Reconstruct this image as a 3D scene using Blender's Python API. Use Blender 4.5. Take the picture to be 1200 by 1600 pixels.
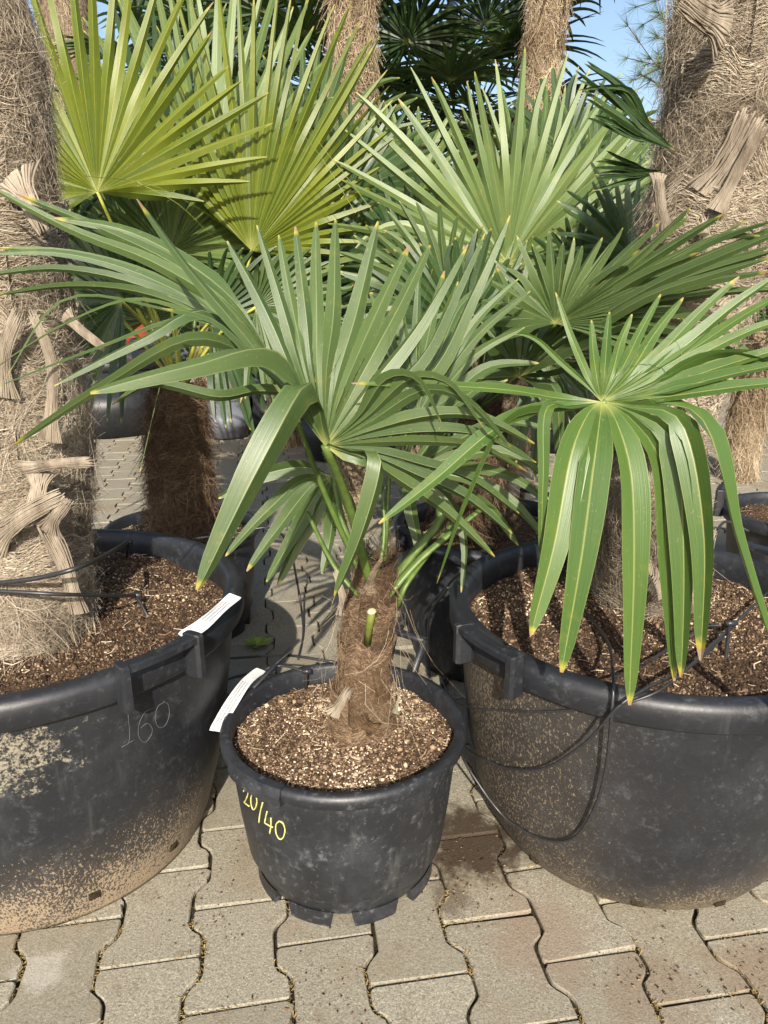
import bpy, math, numpy as np
from math import radians as R
from mathutils import Vector
for o in list(bpy.data.objects): bpy.data.objects.remove(o)
S = bpy.context.scene
COL = S.collection
rng = np.random.default_rng(7)

# ------------------------------------------------------------------ camera
PITCH = R(17.127); CH = 1.05; FP = 1180.0
cp, sp = math.cos(PITCH), math.sin(PITCH)
cd = bpy.data.cameras.new("camera"); cam = bpy.data.objects.new("camera", cd); COL.objects.link(cam)
cam.location = (0, 0, CH); cam.rotation_euler = (math.pi/2-PITCH, 0, 0)
cd.sensor_fit = 'VERTICAL'; cd.sensor_height = 24; cd.lens = FP/1600*24
cd.clip_start = 0.02; cd.clip_end = 500
S.camera = cam
S.render.resolution_x = 768; S.render.resolution_y = 1024

# ------------------------------------------------------------------ light
SUN_EL = R(31); SUN_AZ = R(0)      # sun behind the camera (from -Y); AZ>0 = from the right
sun_dir = Vector((math.sin(SUN_AZ)*math.cos(SUN_EL), -math.cos(SUN_AZ)*math.cos(SUN_EL), math.sin(SUN_EL)))
W = bpy.data.worlds.new("World"); S.world = W; W.use_nodes = True
nt = W.node_tree; bg = nt.nodes['Background']; bg.inputs['Strength'].default_value = 0.12
sky = nt.nodes.new('ShaderNodeTexSky'); sky.sky_type = 'NISHITA'; sky.sun_disc = False
sky.sun_elevation = SUN_EL; sky.sun_rotation = math.atan2(sun_dir.x, sun_dir.y)
sky.air_density = 1.0; sky.dust_density = 3.0; sky.ozone_density = 1.2
nt.links.new(sky.outputs[0], bg.inputs[0])
ld = bpy.data.lights.new("sun", 'SUN'); ld.energy = 4.8; ld.angle = R(0.5); ld.color = (1, .93, .82)
lo = bpy.data.objects.new("sun", ld); COL.objects.link(lo)
lo.rotation_euler = sun_dir.to_track_quat('Z', 'Y').to_euler()
S.view_settings.view_transform = 'Standard'; S.view_settings.look = 'None'
S.view_settings.exposure = 0.88; S.view_settings.gamma = 1
S.cycles.max_bounces = 6; S.cycles.transmission_bounces = 4

# ------------------------------------------------------------------ helpers
def pt(px, py, Y):
    a = (px-600)/FP; b = -(py-800)/FP
    d = np.array([a, cp+b*sp, b*cp-sp]); return np.array([0, 0, CH]) + d*(Y/d[1])
def ptz(px, py, z):
    a = (px-600)/FP; b = -(py-800)/FP
    d = np.array([a, cp+b*sp, b*cp-sp]); return np.array([0, 0, CH]) + d*((z-CH)/d[2])
def depth(P): return P[1]*cp-(P[2]-CH)*sp

def unit(v): return v/np.maximum(np.linalg.norm(v, axis=-1, keepdims=True), 1e-9)

def tag(o, label=None, cat=None, group=None, kind=None):
    if label: o['label'] = label
    if cat: o['category'] = cat
    if group: o['group'] = group
    if kind: o['kind'] = kind
    return o
def empty(name, loc, label, cat, group=None):
    o = bpy.data.objects.new(name, None); COL.objects.link(o); o.location = loc
    o.empty_display_size = .05
    return tag(o, label, cat, group)
def mk(name, V, F, mats, parent=None, smooth=True, attrs=None, midx=None):
    V = np.asarray(V, float)
    if parent is not None: V = V-np.array(world_loc(parent))
    me = bpy.data.meshes.new(name)
    if isinstance(F, np.ndarray):
        k_ = F.shape[1]; me.vertices.add(len(V)); me.vertices.foreach_set('co', V.astype(np.float32).ravel())
        me.loops.add(F.size); me.loops.foreach_set('vertex_index', F.astype(np.int32).ravel())
        me.polygons.add(len(F)); me.polygons.foreach_set('loop_start', np.arange(0, F.size, k_, dtype=np.int32)); me.polygons.foreach_set('loop_total', np.full(len(F), k_, np.int32)); me.update(calc_edges=True)
    else: me.from_pydata(V.tolist(), [], F)
    if not isinstance(mats, (list, tuple)): mats = [mats]
    for m in mats: me.materials.append(m)
    if smooth: me.polygons.foreach_set('use_smooth', [True]*len(me.polygons))
    if midx is not None: me.polygons.foreach_set('material_index', list(midx))
    if attrs:
        for k, a in attrs.items():
            a = np.asarray(a, float)
            if a.ndim == 1:
                at = me.attributes.new(k, 'FLOAT', 'POINT'); at.data.foreach_set('value', a.astype(np.float32))
            else:
                at = me.attributes.new(k, 'FLOAT_COLOR', 'POINT')
                at.data.foreach_set('color', np.concatenate([a, np.ones((len(a), 1))], 1).astype(np.float32).ravel())
    me.update()
    o = bpy.data.objects.new(name, me); COL.objects.link(o)
    if parent is not None: o.parent = parent
    return o
def world_loc(o):
    l = Vector(o.location)
    while o.parent: o = o.parent; l = l+o.location
    return l
class MB:
    def __init__(s): s.V = []; s.F = []; s.n = 0; s.A = []
    def add(s, V, F, a=None):
        V = np.asarray(V, float).reshape(-1, 3); s.V.append(V)
        s.F += [tuple(int(i)+s.n for i in f) for f in F]; s.n += len(V)
        if a is not None: s.A.append(np.broadcast_to(np.asarray(a, float), (len(V),)+np.shape(a)[-1:] if np.ndim(a) else (len(V),)))
    def build(s, name, mat, parent=None, smooth=True, attr=None):
        V = np.concatenate(s.V); at = {attr: np.concatenate(s.A)} if attr else None
        return mk(name, V, s.F, mat, parent, smooth, at)
def frame_of(P):
    P = np.asarray(P, float); T = unit(np.gradient(P, axis=0))
    up = np.array([0, 0, 1.]) if abs(T[0][2]) < .9 else np.array([1., 0, 0])
    N = []; n = unit(np.cross(T[0], up))
    for t in T:
        n = n-t*np.dot(n, t); n = n/max(np.linalg.norm(n), 1e-9); N.append(n.copy())
    N = np.array(N); B = np.cross(T, N); return T, N, B
def tube(mb, P, r, k=8, a=None, caps=True, sq=1.0):
    P = np.asarray(P, float); r = np.broadcast_to(r, (len(P),)); T, N, B = frame_of(P)
    th = np.linspace(0, 2*np.pi, k, endpoint=False)
    V = P[:, None]+r[:, None, None]*(np.cos(th)[None, :, None]*N[:, None]+sq*np.sin(th)[None, :, None]*B[:, None])
    F = []
    for i in range(len(P)-1):
        for j in range(k): F.append((i*k+j, i*k+(j+1) % k, (i+1)*k+(j+1) % k, (i+1)*k+j))
    if caps: F.append(tuple(range(k-1, -1, -1))); F.append(tuple((len(P)-1)*k+j for j in range(k)))
    mb.add(V.reshape(-1, 3), F, a)
def spline(P, n):
    P = np.asarray(P, float)
    if len(P) == 2: s = np.linspace(0, 1, n)[:, None]; return P[0]*(1-s)+P[1]*s
    Q = np.vstack([2*P[0]-P[1], P, 2*P[-1]-P[-2]]); out = []
    m = 12
    for i in range(len(P)-1):
        p0, p1, p2, p3 = Q[i:i+4]
        for t in np.linspace(0, 1, m, endpoint=False):
            out.append(.5*((2*p1)+(-p0+p2)*t+(2*p0-5*p1+4*p2-p3)*t*t+(-p0+3*p1-3*p2+p3)*t**3))
    out.append(P[-1]); out = np.array(out)
    d = np.r_[0, np.cumsum(np.linalg.norm(np.diff(out, axis=0), axis=1))]; d /= d[-1]
    s = np.linspace(0, 1, n); return np.stack([np.interp(s, d, out[:, k]) for k in range(3)], 1)
def lathe(mb, cx, cy, prof, k=96, a0=0, a1=2*np.pi, a=None):
    full = abs(a1-a0-2*np.pi) < 1e-6
    th = np.linspace(a0, a1, k, endpoint=not full); prof = np.asarray(prof, float)
    V = np.stack([cx+prof[:, 0][:, None]*np.cos(th), cy+prof[:, 0][:, None]*np.sin(th), np.broadcast_to(prof[:, 1][:, None], (len(prof), k))], -1)
    F = []
    for i in range(len(prof)-1):
        for j in range(k if full else k-1): F.append((i*k+j, i*k+(j+1) % k, (i+1)*k+(j+1) % k, (i+1)*k+j))
    mb.add(V.reshape(-1, 3), F, a)
def vnoise(P, scale, seed=0, oct=3):
    """smooth value noise on points, about -1..1"""
    P = np.asarray(P, float)*scale; out = 0; amp = 1; tot = 0
    for o in range(oct):
        Q = P*(2**o)+seed*17.3+o*5.1; I = np.floor(Q).astype(np.int64); f = Q-I; f = f*f*(3-2*f); acc = 0
        for dx in (0, 1):
            for dy in (0, 1):
                for dz in (0, 1):
                    h = (I[..., 0]+dx)*374761393+(I[..., 1]+dy)*668265263+(I[..., 2]+dz)*2147483647+seed*1013
                    h = (h ^ (h >> 13))*1274126177; h = (h ^ (h >> 16)) & 0xffff
                    w = (f[..., 0] if dx else 1-f[..., 0])*(f[..., 1] if dy else 1-f[..., 1])*(f[..., 2] if dz else 1-f[..., 2])
                    acc = acc+w*(h/32767.5-1)
        out = out+acc*amp; tot += amp; amp *= .5
    return out/tot

# ------------------------------------------------------------------ materials
class NT:
    def __init__(s, name):
        s.m = bpy.data.materials.new(name); s.m.use_nodes = True; s.t = s.m.node_tree
        s.p = s.t.nodes['Principled BSDF']; s.out = s.t.nodes['Material Output']
    def n(s, t, **k):
        x = s.t.nodes.new(t)
        for a, v in k.items(): setattr(x, a, v)
        return x
    def l(s, a, b): s.t.links.new(a, b)
    def attr(s, name): x = s.n('ShaderNodeAttribute'); x.attribute_name = name; return x
    def coord(s): return s.n('ShaderNodeTexCoord').outputs['Object']
    def geo(s): return s.n('ShaderNodeNewGeometry').outputs['Position']
    def noise(s, vec, scale, detail=4, rough=.6, dist=0):
        x = s.n('ShaderNodeTexNoise'); x.inputs['Scale'].default_value = scale; x.inputs['Detail'].default_value = detail
        x.inputs['Roughness'].default_value = rough; x.inputs['Distortion'].default_value = dist
        if vec is not None: s.l(vec, x.inputs['Vector'])
        return x.outputs['Fac']
    def math(s, op, a, b=None, c=None, clamp=False):
        x = s.n('ShaderNodeMath', operation=op, use_clamp=clamp)
        for i, v in enumerate((a, b, c)):
            if v is None: continue
            if isinstance(v, (int, float)): x.inputs[i].default_value = v
            else: s.l(v, x.inputs[i])
        return x.outputs[0]
    def ramp(s, v, stops, interp='LINEAR'):
        x = s.n('ShaderNodeValToRGB'); r = x.color_ramp; r.interpolation = interp
        while len(r.elements) < len(stops): r.elements.new(.5)
        for e, (p, c) in zip(r.elements, stops):
            e.position = p; e.color = (*c, 1) if len(c) == 3 else c
        s.l(v, x.inputs[0]); return x.outputs['Color']
    def step(s, v, a, b):
        x = s.n('ShaderNodeMapRange', interpolation_type='SMOOTHSTEP'); s.l(v, x.inputs[0])
        x.inputs[1].default_value = a; x.inputs[2].default_value = b; return x.outputs[0]
    def mix(s, f, a, b, mode='MIX'):
        x = s.n('ShaderNodeMix', data_type='RGBA', blend_type=mode)
        if isinstance(f, (int, float)): x.inputs[0].default_value = f
        else: s.l(f, x.inputs[0])
        for i, v in ((6, a), (7, b)):
            if isinstance(v, tuple): x.inputs[i].default_value = (*v, 1)
            else: s.l(v, x.inputs[i])
        return x.outputs[2]
    def sep(s, v): x = s.n('ShaderNodeSeparateXYZ'); s.l(v, x.inputs[0]); return x.outputs
    def comb(s, x_, y_, z_):
        x = s.n('ShaderNodeCombineXYZ')
        for i, v in enumerate((x_, y_, z_)):
            if isinstance(v, (int, float)): x.inputs[i].default_value = v
            else: s.l(v, x.inputs[i])
        return x.outputs[0]
    def mapping(s, v, scale):
        x = s.n('ShaderNodeMapping'); x.inputs['Scale'].default_value = scale; s.l(v, x.inputs[0]); return x.outputs[0]
    def bump(s, h, strength=.3, dist=.01):
        x = s.n('ShaderNodeBump'); x.inputs['Strength'].default_value = strength; x.inputs['Distance'].default_value = dist
        s.l(h, x.inputs['Height']); s.l(x.outputs[0], s.p.inputs['Normal']); return x.outputs[0]
    def base(s, c, rough=.6, spec=.5):
        if isinstance(c, tuple): s.p.inputs['Base Color'].default_value = (*c, 1)
        else: s.l(c, s.p.inputs['Base Color'])
        if isinstance(rough, (int, float)): s.p.inputs['Roughness'].default_value = rough
        else: s.l(rough, s.p.inputs['Roughness'])
        s.p.inputs['Specular IOR Level'].default_value = spec

def leaf_mat(name, c1, c2, trans, tcol, rib=(.30, .36, .13), tip=1.0, rough=.42, blotch=.25, toff=-.22):
    k = NT(name); uu = k.attr('uu').outputs['Fac']; vv = k.attr('vv').outputs['Fac']; sg = k.attr('seg').outputs['Fac']
    vec = k.comb(k.math('MULTIPLY_ADD', uu, 14, k.math('MULTIPLY', sg, 91)), k.math('MULTIPLY', vv, 1.3), k.math('MULTIPLY', sg, 37))
    st = k.noise(vec, 1.6, 3, .7)
    pos = k.geo()
    bl = k.noise(pos, 28, 4, .65)
    c = k.mix(sg, c1, c2)
    c = k.mix(k.step(st, .3, .75), c, k.mix(.5, c, (min(c2[0]*1.5, 1), min(c2[1]*1.35, 1), c2[2]*1.1)))
    c = k.mix(k.math('MULTIPLY', k.step(bl, .55, .72), blotch), c, (c2[0]*1.35+.03, c2[1]*1.05+.02, c2[2]*.8))
    e = k.math('ABSOLUTE', k.math('SUBTRACT', uu, .5))
    c = k.mix(k.math('MULTIPLY', k.math('SUBTRACT', 1, k.step(e, .012, .05)), .65), c, rib)
    c = k.mix(k.math('MULTIPLY', k.step(e, .47, .495), .45), c, rib)
    # yellowing then dry tips (real colour of the ageing tips)
    tv = k.math('ADD', vv, k.math('MULTIPLY', k.math('SUBTRACT', k.noise(pos, 60, 2), .5), .035))
    s2 = k.math('FRACT', k.math('MULTIPLY', sg, 7.31))
    tv = k.math('ADD', tv, k.math('MULTIPLY', k.math('ADD', k.math('POWER', s2, 2.5), toff), .045*tip))
    sp_k = k.noise(pos, 230, 2, .5)
    c = k.mix(k.math('MULTIPLY', k.step(sp_k, .66, .72), .5), c, (.20, .17, .08))
    c = k.mix(k.math('MULTIPLY', k.step(tv, .965, .992), .85), c, (.30, .27, .04))
    c = k.mix(k.step(tv, .992, 1.006), c, (.27, .155, .06))
    c = k.mix(k.step(tv, 1.006, 1.014), c, (.22, .17, .12))
    c = k.mix(k.math('MULTIPLY', k.math('SUBTRACT', 1, k.step(vv, .0, .09)), .7), c, (.36, .38, .12))
    k.base(c, rough, .5)
    vein = k.noise(k.comb(k.math('MULTIPLY_ADD', uu, 60, k.math('MULTIPLY', sg, 191)), k.math('MULTIPLY', vv, .8), sg), 1.0, 2, .5)
    k.bump(vein, .25, .0015)
    tr = k.n('ShaderNodeBsdfTranslucent'); k.l(k.mix(.6, c, tcol), tr.inputs[0])
    mx = k.n('ShaderNodeMixShader'); mx.inputs[0].default_value = trans
    k.l(k.p.outputs[0], mx.inputs[1]); k.l(tr.outputs[0], mx.inputs[2]); k.l(mx.outputs[0], k.out.inputs[0])
    return k.m
M = {}
M['leaf'] = leaf_mat('green_leaf', (.029, .060, .019), (.064, .102, .032), .18, (.14, .25, .02), rib=(.20, .24, .10), rough=.43, blotch=.4)
M['leaf_b'] = leaf_mat('fresh_green_leaf', (.028, .070, .014), (.058, .108, .022), .16, (.18, .3, .03), rib=(.25, .26, .09), tip=1.0, toff=.12, rough=.42, blotch=.45)
M['leaf_y'] = leaf_mat('yellow_green_leaf', (.040, .078, .010), (.130, .162, .018), .3, (.32, .36, .02), rib=(.34, .32, .05), tip=.8, toff=-.05, blotch=.4)
M['leaf_p'] = leaf_mat('pale_green_leaf', (.048, .092, .026), (.112, .160, .052), .2, (.2, .3, .04), rib=(.22, .26, .09), tip=.7, blotch=.4)
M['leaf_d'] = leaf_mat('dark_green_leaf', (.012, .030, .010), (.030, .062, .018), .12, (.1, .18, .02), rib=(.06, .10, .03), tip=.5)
def simple(name, c1, c2, sc, rough=.7, bump=.3, bd=.003, spec=.3, stretch=None):
    k = NT(name); v = k.coord()
    if stretch: v = k.mapping(v, stretch)
    f = k.noise(v, sc, 5, .65); k.base(k.ramp(f, [(.3, c1), (.7, c2)]), rough, spec); k.bump(f, bump, bd); return k.m
M['stalk'] = simple('leaf_stalk', (.045, .085, .014), (.10, .145, .03), 60, .45, .2, .001, .5)
M['stalk_y'] = simple('yellow_leaf_stalk', (.30, .33, .04), (.42, .42, .08), 60, .45, .2, .001, .5)
M['bark'] = simple('fibre_sheath', (.03, .018, .01), (.14, .09, .052), 45, .95, .8, .01, .1)
M['bark_g'] = simple('weathered_fibre_sheath', (.07, .052, .036), (.24, .185, .13), 40, .95, .9, .01, .1)
M['wood'] = simple('dry_leaf_base', (.085, .065, .046), (.34, .29, .225), 26, .9, .8, .004, .12, (1, 1, .35))
M['cut'] = simple('cut_wood', (.42, .3, .18), (.6, .46, .3), 60, .8, .4, .002, .2)
def fibre_mat(name, c1, c2, c3):
    k = NT(name); a = k.attr('rnd').outputs['Fac']
    k.base(k.ramp(a, [(0, c1), (.5, c2), (1, c3)]), .75, .25)
    tr = k.n('ShaderNodeBsdfTranslucent'); tr.inputs[0].default_value = (*c3, 1)
    mx = k.n('ShaderNodeMixShader'); mx.inputs[0].default_value = .12
    k.l(k.p.outputs[0], mx.inputs[1]); k.l(tr.outputs[0], mx.inputs[2]); k.l(mx.outputs[0], k.out.inputs[0])
    return k.m
M['fib_grey'] = fibre_mat('grey_palm_fibre', (.10, .078, .056), (.36, .295, .215), (.64, .565, .45))
M['fib_tan'] = fibre_mat('tan_palm_fibre', (.15, .10, .055), (.38, .29, .19), (.62, .52, .37))
M['fib_brown'] = fibre_mat('brown_palm_fibre', (.045, .027, .015), (.13, .082, .048), (.36, .26, .165))

def plastic(name, base=(.011, .012, .015), dirt=.0, dz=.2, scuff=.5, dirtcol=(.33, .235, .145), side=None, crust=None, film_=.22, spk=.9):
    """black nursery plastic: chalky scuffs, and splashed mud that thins out above dz"""
    k = NT(name); v = k.coord(); xyz = k.sep(v)
    n1 = k.noise(v, 9, 6, .7); n2 = k.noise(v, 90, 4, .75); n3 = k.noise(k.mapping(v, (1, 1, .25)), 140, 2, .6)
    c = k.mix(k.math('MULTIPLY', k.step(n1, .42, .72), scuff*.8), base, (.042, .047, .055))
    c = k.mix(k.math('MULTIPLY', k.math('MULTIPLY', k.step(k.noise(v, 22, 7, .8), .50, .66), k.step(n2, .40, .62)), scuff*.8), c, (.11, .118, .125))
    sk_ = k.noise(k.mapping(v, (1, 1, .05)), 38, 3, .6)
    c = k.mix(k.math('MULTIPLY', k.step(sk_, .60, .74), scuff*.5), c, (.09, .09, .088))
    sc_ = k.noise(k.mapping(v, (14, 9, 120)), 3.2, 4, .7)
    c = k.mix(k.math('MULTIPLY', k.math('MULTIPLY', k.step(sc_, .66, .70), k.step(k.noise(v, 5, 3), .5, .62)), scuff*1.2, clamp=True) if False else k.math('MULTIPLY', k.math('MULTIPLY', k.step(sc_, .66, .70), k.step(k.noise(v, 5, 3), .5, .62)), min(1, scuff*1.2)), c, (.15, .15, .15))
    c = k.mix(k.math('MULTIPLY', k.step(n2, .58, .70), scuff*.6), c, (.11, .115, .12))
    ms = None
    if dirt:
        h = k.math('SUBTRACT', 1, k.math('DIVIDE', xyz[2], dz))
        amt = k.math('ADD', h, k.math('MULTIPLY', k.math('SUBTRACT', k.noise(v, 6, 5), .5), 1.2))
        if side:
            sx = k.math('MULTIPLY', k.math('ADD', xyz[0], side[0]), side[1])
            amt = k.math('MAXIMUM', amt, k.math('SUBTRACT', k.math('ADD', sx, k.math('MULTIPLY', k.noise(v, 6, 4), .6)), .35))
        film = k.math('MULTIPLY', k.step(amt, -.1, 1.2), film_)
        c = k.mix(film, c, tuple(x*.75 for x in dirtcol))
        thr = k.math('SUBTRACT', .70, k.math('MULTIPLY', amt, .27*dirt))
        n4 = k.noise(k.mapping(v, (1, 1, .6)), 270, 4, .75)
        ms = k.step(k.math('SUBTRACT', n4, thr), -.015, .03)
        c = k.mix(k.math('MULTIPLY', ms, spk), c, dirtcol)
        if crust:
            d = k.n('ShaderNodeVectorMath', operation='DISTANCE'); k.l(k.mapping(v, (1, 1, 1.8)), d.inputs[0]); d.inputs[1].default_value = crust
            cm = k.step(k.math('ADD', d.outputs['Value'], k.math('MULTIPLY', k.math('SUBTRACT', k.noise(v, 30, 6, .75), .5), .5)), .12, .08)
            c = k.mix(k.math('MULTIPLY', k.math('MULTIPLY', cm, k.step(k.noise(v, 150, 4, .8), .44, .56)), .8), c, (.27, .24, .18))
    r = k.math('ADD', .33, k.math('MULTIPLY', n2, .28))
    if ms is not None: r = k.math('ADD', r, k.math('MULTIPLY', ms, .4))
    k.base(c, r, .5); k.bump(k.math('ADD', n2, k.math('MULTIPLY', n1, .5)), .18, .002)
    return k.m
M['pot'] = plastic('black_plastic', scuff=.65)
M['pot_clean'] = plastic('clean_black_plastic', scuff=.3)
M['pot_l'] = plastic('mud_splashed_plastic', dirt=1.0, dz=.22, scuff=.35, dirtcol=(.25, .19, .125), crust=(.08, -.36, .38*1.8))
M['pot_r'] = plastic('mud_splashed_plastic_side', dirt=1.0, dz=.17, scuff=.35, side=(.02, -2.1), dirtcol=(.23, .175, .105), film_=.26, spk=.55)
M['pot_grey'] = plastic('grey_plastic', base=(.12, .13, .15), scuff=.3)
M['pot_orange'] = plastic('orange_plastic', base=(.26, .045, .018), scuff=.1)
M['hose'] = simple('black_rubber', (.012, .012, .013), (.03, .03, .032), 200, .4, .1, .001, .5)
M['tagw'] = simple('white_label_plastic', (.50, .51, .52), (.60, .60, .60), 30, .45, .2, .001, .5)
M['ink'] = simple('faded_ink', (.12, .13, .17), (.2, .21, .25), 300, .8)
M['yellow'] = simple('yellow_crayon', (.42, .40, .11), (.58, .55, .2), 300, .8)
M['greenpaint'] = simple('green_crayon', (.03, .25, .06), (.06, .35, .1), 300, .8)
M['scratch'] = simple('scratched_plastic', (.055, .055, .06), (.10, .10, .105), 300, .8)
def soil_mat(name):
    k = NT(name); v = k.coord(); n1 = k.noise(v, 14, 5, .6); n2 = k.noise(v, 120, 4, .7)
    c = k.ramp(n2, [(.30, (.014, .009, .006)), (.5, (.055, .034, .02)), (.68, (.15, .095, .055))])
    c = k.mix(k.step(n1, .5, .7), c, k.mix(.5, c, (.035, .02, .011)))
    k.base(c, .95, .15); k.bump(n2, 1.0, .006); return k.m
M['soil'] = soil_mat('potting_soil')
def grit_mat():
    k = NT('soil_grit'); a = k.attr('rnd').outputs['Fac']
    c = k.ramp(a, [(0, (.018, .011, .007)), (.35, (.065, .039, .023)), (.65, (.15, .10, .062)), (.86, (.30, .215, .135)), (1, (.60, .50, .36))])
    k.base(c, .85, .2); k.bump(k.noise(k.coord(), 300, 3), .5, .002); return k.m
M['grit'] = grit_mat()
def paver_mat():
    k = NT('concrete_paver'); v = k.geo(); a = k.attr('rnd').outputs['Fac']
    n1 = k.noise(v, 300, 3, .7); n2 = k.noise(v, 5, 5, .6); n3 = k.noise(v, 170, 3, .7)
    c = k.ramp(n1, [(.32, (.05, .045, .034)), (.44, (.215, .198, .152)), (.60, (.30, .276, .215)), (.70, (.58, .54, .45))])
    c = k.mix(.35, c, k.ramp(n3, [(.35, (.15, .135, .10)), (.62, (.36, .33, .26))]))
    c = k.mix(k.math('MULTIPLY', k.math('POWER', a, 2), .5), c, (.17, .15, .11))
    c = k.mix(k.math('MULTIPLY', k.step(k.noise(v, 900, 1), .60, .66), .7), c, (.05, .042, .03))
    c = k.mix(k.math('MULTIPLY', k.step(k.noise(v, 16, 6, .75), .55, .68), .45), c, (.14, .105, .065))
    c = k.mix(k.math('MULTIPLY', k.step(n2, .48, .70), .55), c, (.19, .145, .09))
    # earth stains washed out of the pots
    pz = k.sep(v)
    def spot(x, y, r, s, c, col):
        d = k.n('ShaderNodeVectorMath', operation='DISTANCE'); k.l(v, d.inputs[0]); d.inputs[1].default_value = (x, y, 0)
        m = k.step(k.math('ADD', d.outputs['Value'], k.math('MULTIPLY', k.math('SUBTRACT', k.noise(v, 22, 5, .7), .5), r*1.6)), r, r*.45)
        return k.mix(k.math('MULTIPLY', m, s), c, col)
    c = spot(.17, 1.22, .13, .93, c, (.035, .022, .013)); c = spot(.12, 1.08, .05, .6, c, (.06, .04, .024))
    c = spot(.26, 1.0, .12, .5, c, (.20, .14, .10)); c = spot(.42, .9, .10, .45, c, (.17, .12, .08)); c = spot(.60, .93, .10, .45, c, (.17, .115, .075))
    c = spot(-.25, 1.2, .06, .3, c, (.16, .11, .06)); c = spot(-.55, .93, .05, .22, c, (.6, .57, .52))
    k.base(c, .9, .2); k.bump(k.math('ADD', n1, n3), .45, .0022); return k.m
M['paver'] = paver_mat()
M['joint'] = simple('joint_dirt', (.012, .009, .006), (.05, .038, .022), 60, 1, 1, .01, .1)
M['moss'] = simple('dry_joint_moss', (.10, .07, .03), (.33, .24, .10), 300, .95, .5, .002, .1)

# ------------------------------------------------------------------ ground
g = MB()
xs = np.r_[-120, -20, np.linspace(-6, 6, 3), 20, 120]; ys = np.r_[-40, -3, 0, 5, 20, 200]
Vg = [(x, y, -.008) for y in ys for x in xs]; n = len(xs)
g.add(Vg, [(j*n+i, j*n+i+1, (j+1)*n+i+1, (j+1)*n+i) for j in range(len(ys)-1) for i in range(n-1)])
tag(g.build('ground', M['joint']), kind='structure')
# interlocking I-shaped concrete pavers
e0 = ptz(430, 1478, 0); e1 = ptz(565, 1460, 0)
ROT = math.atan2(e1[1]-e0[1], e1[0]-e0[0])
def pavers():
    w1, w2, L, gp = .0825, .0585, .2, .0022
    side = [(-w1, -L/2), (w1, -L/2), (w1, -.0625), (w2, -.0375), (w2, .0375), (w1, .0625), (w1, L/2), (-w1, L/2), (-w1, .0625), (-w2, .0375), (-w2, -.0375), (-w1, -.0625)]
    P = np.array(side)
    def inset(P, d):
        Q = []
        for i in range(len(P)):
            a, b, c = P[i-1], P[i], P[(i+1) % len(P)]
            n1 = unit(np.array([-(b-a)[1], (b-a)[0]])); n2 = unit(np.array([-(c-b)[1], (c-b)[0]]))
            m = unit(n1+n2); Q.append(b+m*d/max(np.dot(m, n1), .4))
        return np.array(Q)
    # round the outer corners a little
    def rnd(P, r=.009):
        Q = []
        for i in range(len(P)):
            a, b, c = P[i-1], P[i], P[(i+1) % len(P)]
            Q += [b+unit(a-b)*r, b+(unit(a-b)+unit(c-b))*r*.28, b+unit(c-b)*r]
        return np.array(Q)
    B = rnd(P); r0 = inset(B, gp); r1 = inset(B, gp+.0006); r2 = inset(B, gp+.0024)
    k = len(r0); org = e0[:2]; c, s = math.cos(ROT), math.sin(ROT)
    V = []; F = []; A = []; nn = 0
    for i in range(-46, 46):
        for j in range(-4, 50):
            u = i*.141; v = j*L+(L/2 if i % 2 else 0)+L/2
            X = org[0]+c*(u+w1)-s*v; Y = org[1]+s*(u+w1)+c*v
            if Y < .45 or Y > 10.2 or abs(X) > .62*Y+.6: continue
            z = rng.normal(0, .0012); tx, ty = rng.normal(0, .012, 2); da = rng.normal(0, .006)
            cc, ss = math.cos(ROT+da), math.sin(ROT+da); a = rng.random()
            ox, oy = rng.normal(0, .0006, 2)
            chip = rng.normal(0, .0006, (k, 2))*(1+3*(rng.random((k, 1)) > .93)); dn = np.abs(rng.normal(0, .0006, k))*(1+4*(rng.random(k) > .94))
            for ring, h in ((r0+chip*.4, -.014), (r1+chip, -.0014-dn), (r2+chip, 0.0)):
                V.append(np.stack([X+ox+cc*ring[:, 0]-ss*ring[:, 1], Y+oy+ss*ring[:, 0]+cc*ring[:, 1], z+h+tx*ring[:, 0]+ty*ring[:, 1]], 1))
            for q in range(2):
                for m in range(k): F.append((nn+q*k+m, nn+q*k+(m+1) % k, nn+(q+1)*k+(m+1) % k, nn+(q+1)*k+m))
            F.append(tuple(nn+2*k+m for m in range(k))); nn += 3*k; A += [a]*(3*k)
    return mk('pavement', np.concatenate(V), F, M['paver'], None, False, {'rnd': A})
tag(pavers(), kind='structure')
# far paving beyond the modelled stones
mb = MB(); mb.add([(-9, 10.3, -.004), (9, 10.3, -.004), (14, 24, -.004), (-14, 24, -.004)], [(0, 1, 2, 3)])
tag(mk('far_pavement', np.concatenate(mb.V), mb.F, M['paver'], attrs={'rnd': [.3]*4}), kind='structure')
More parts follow.
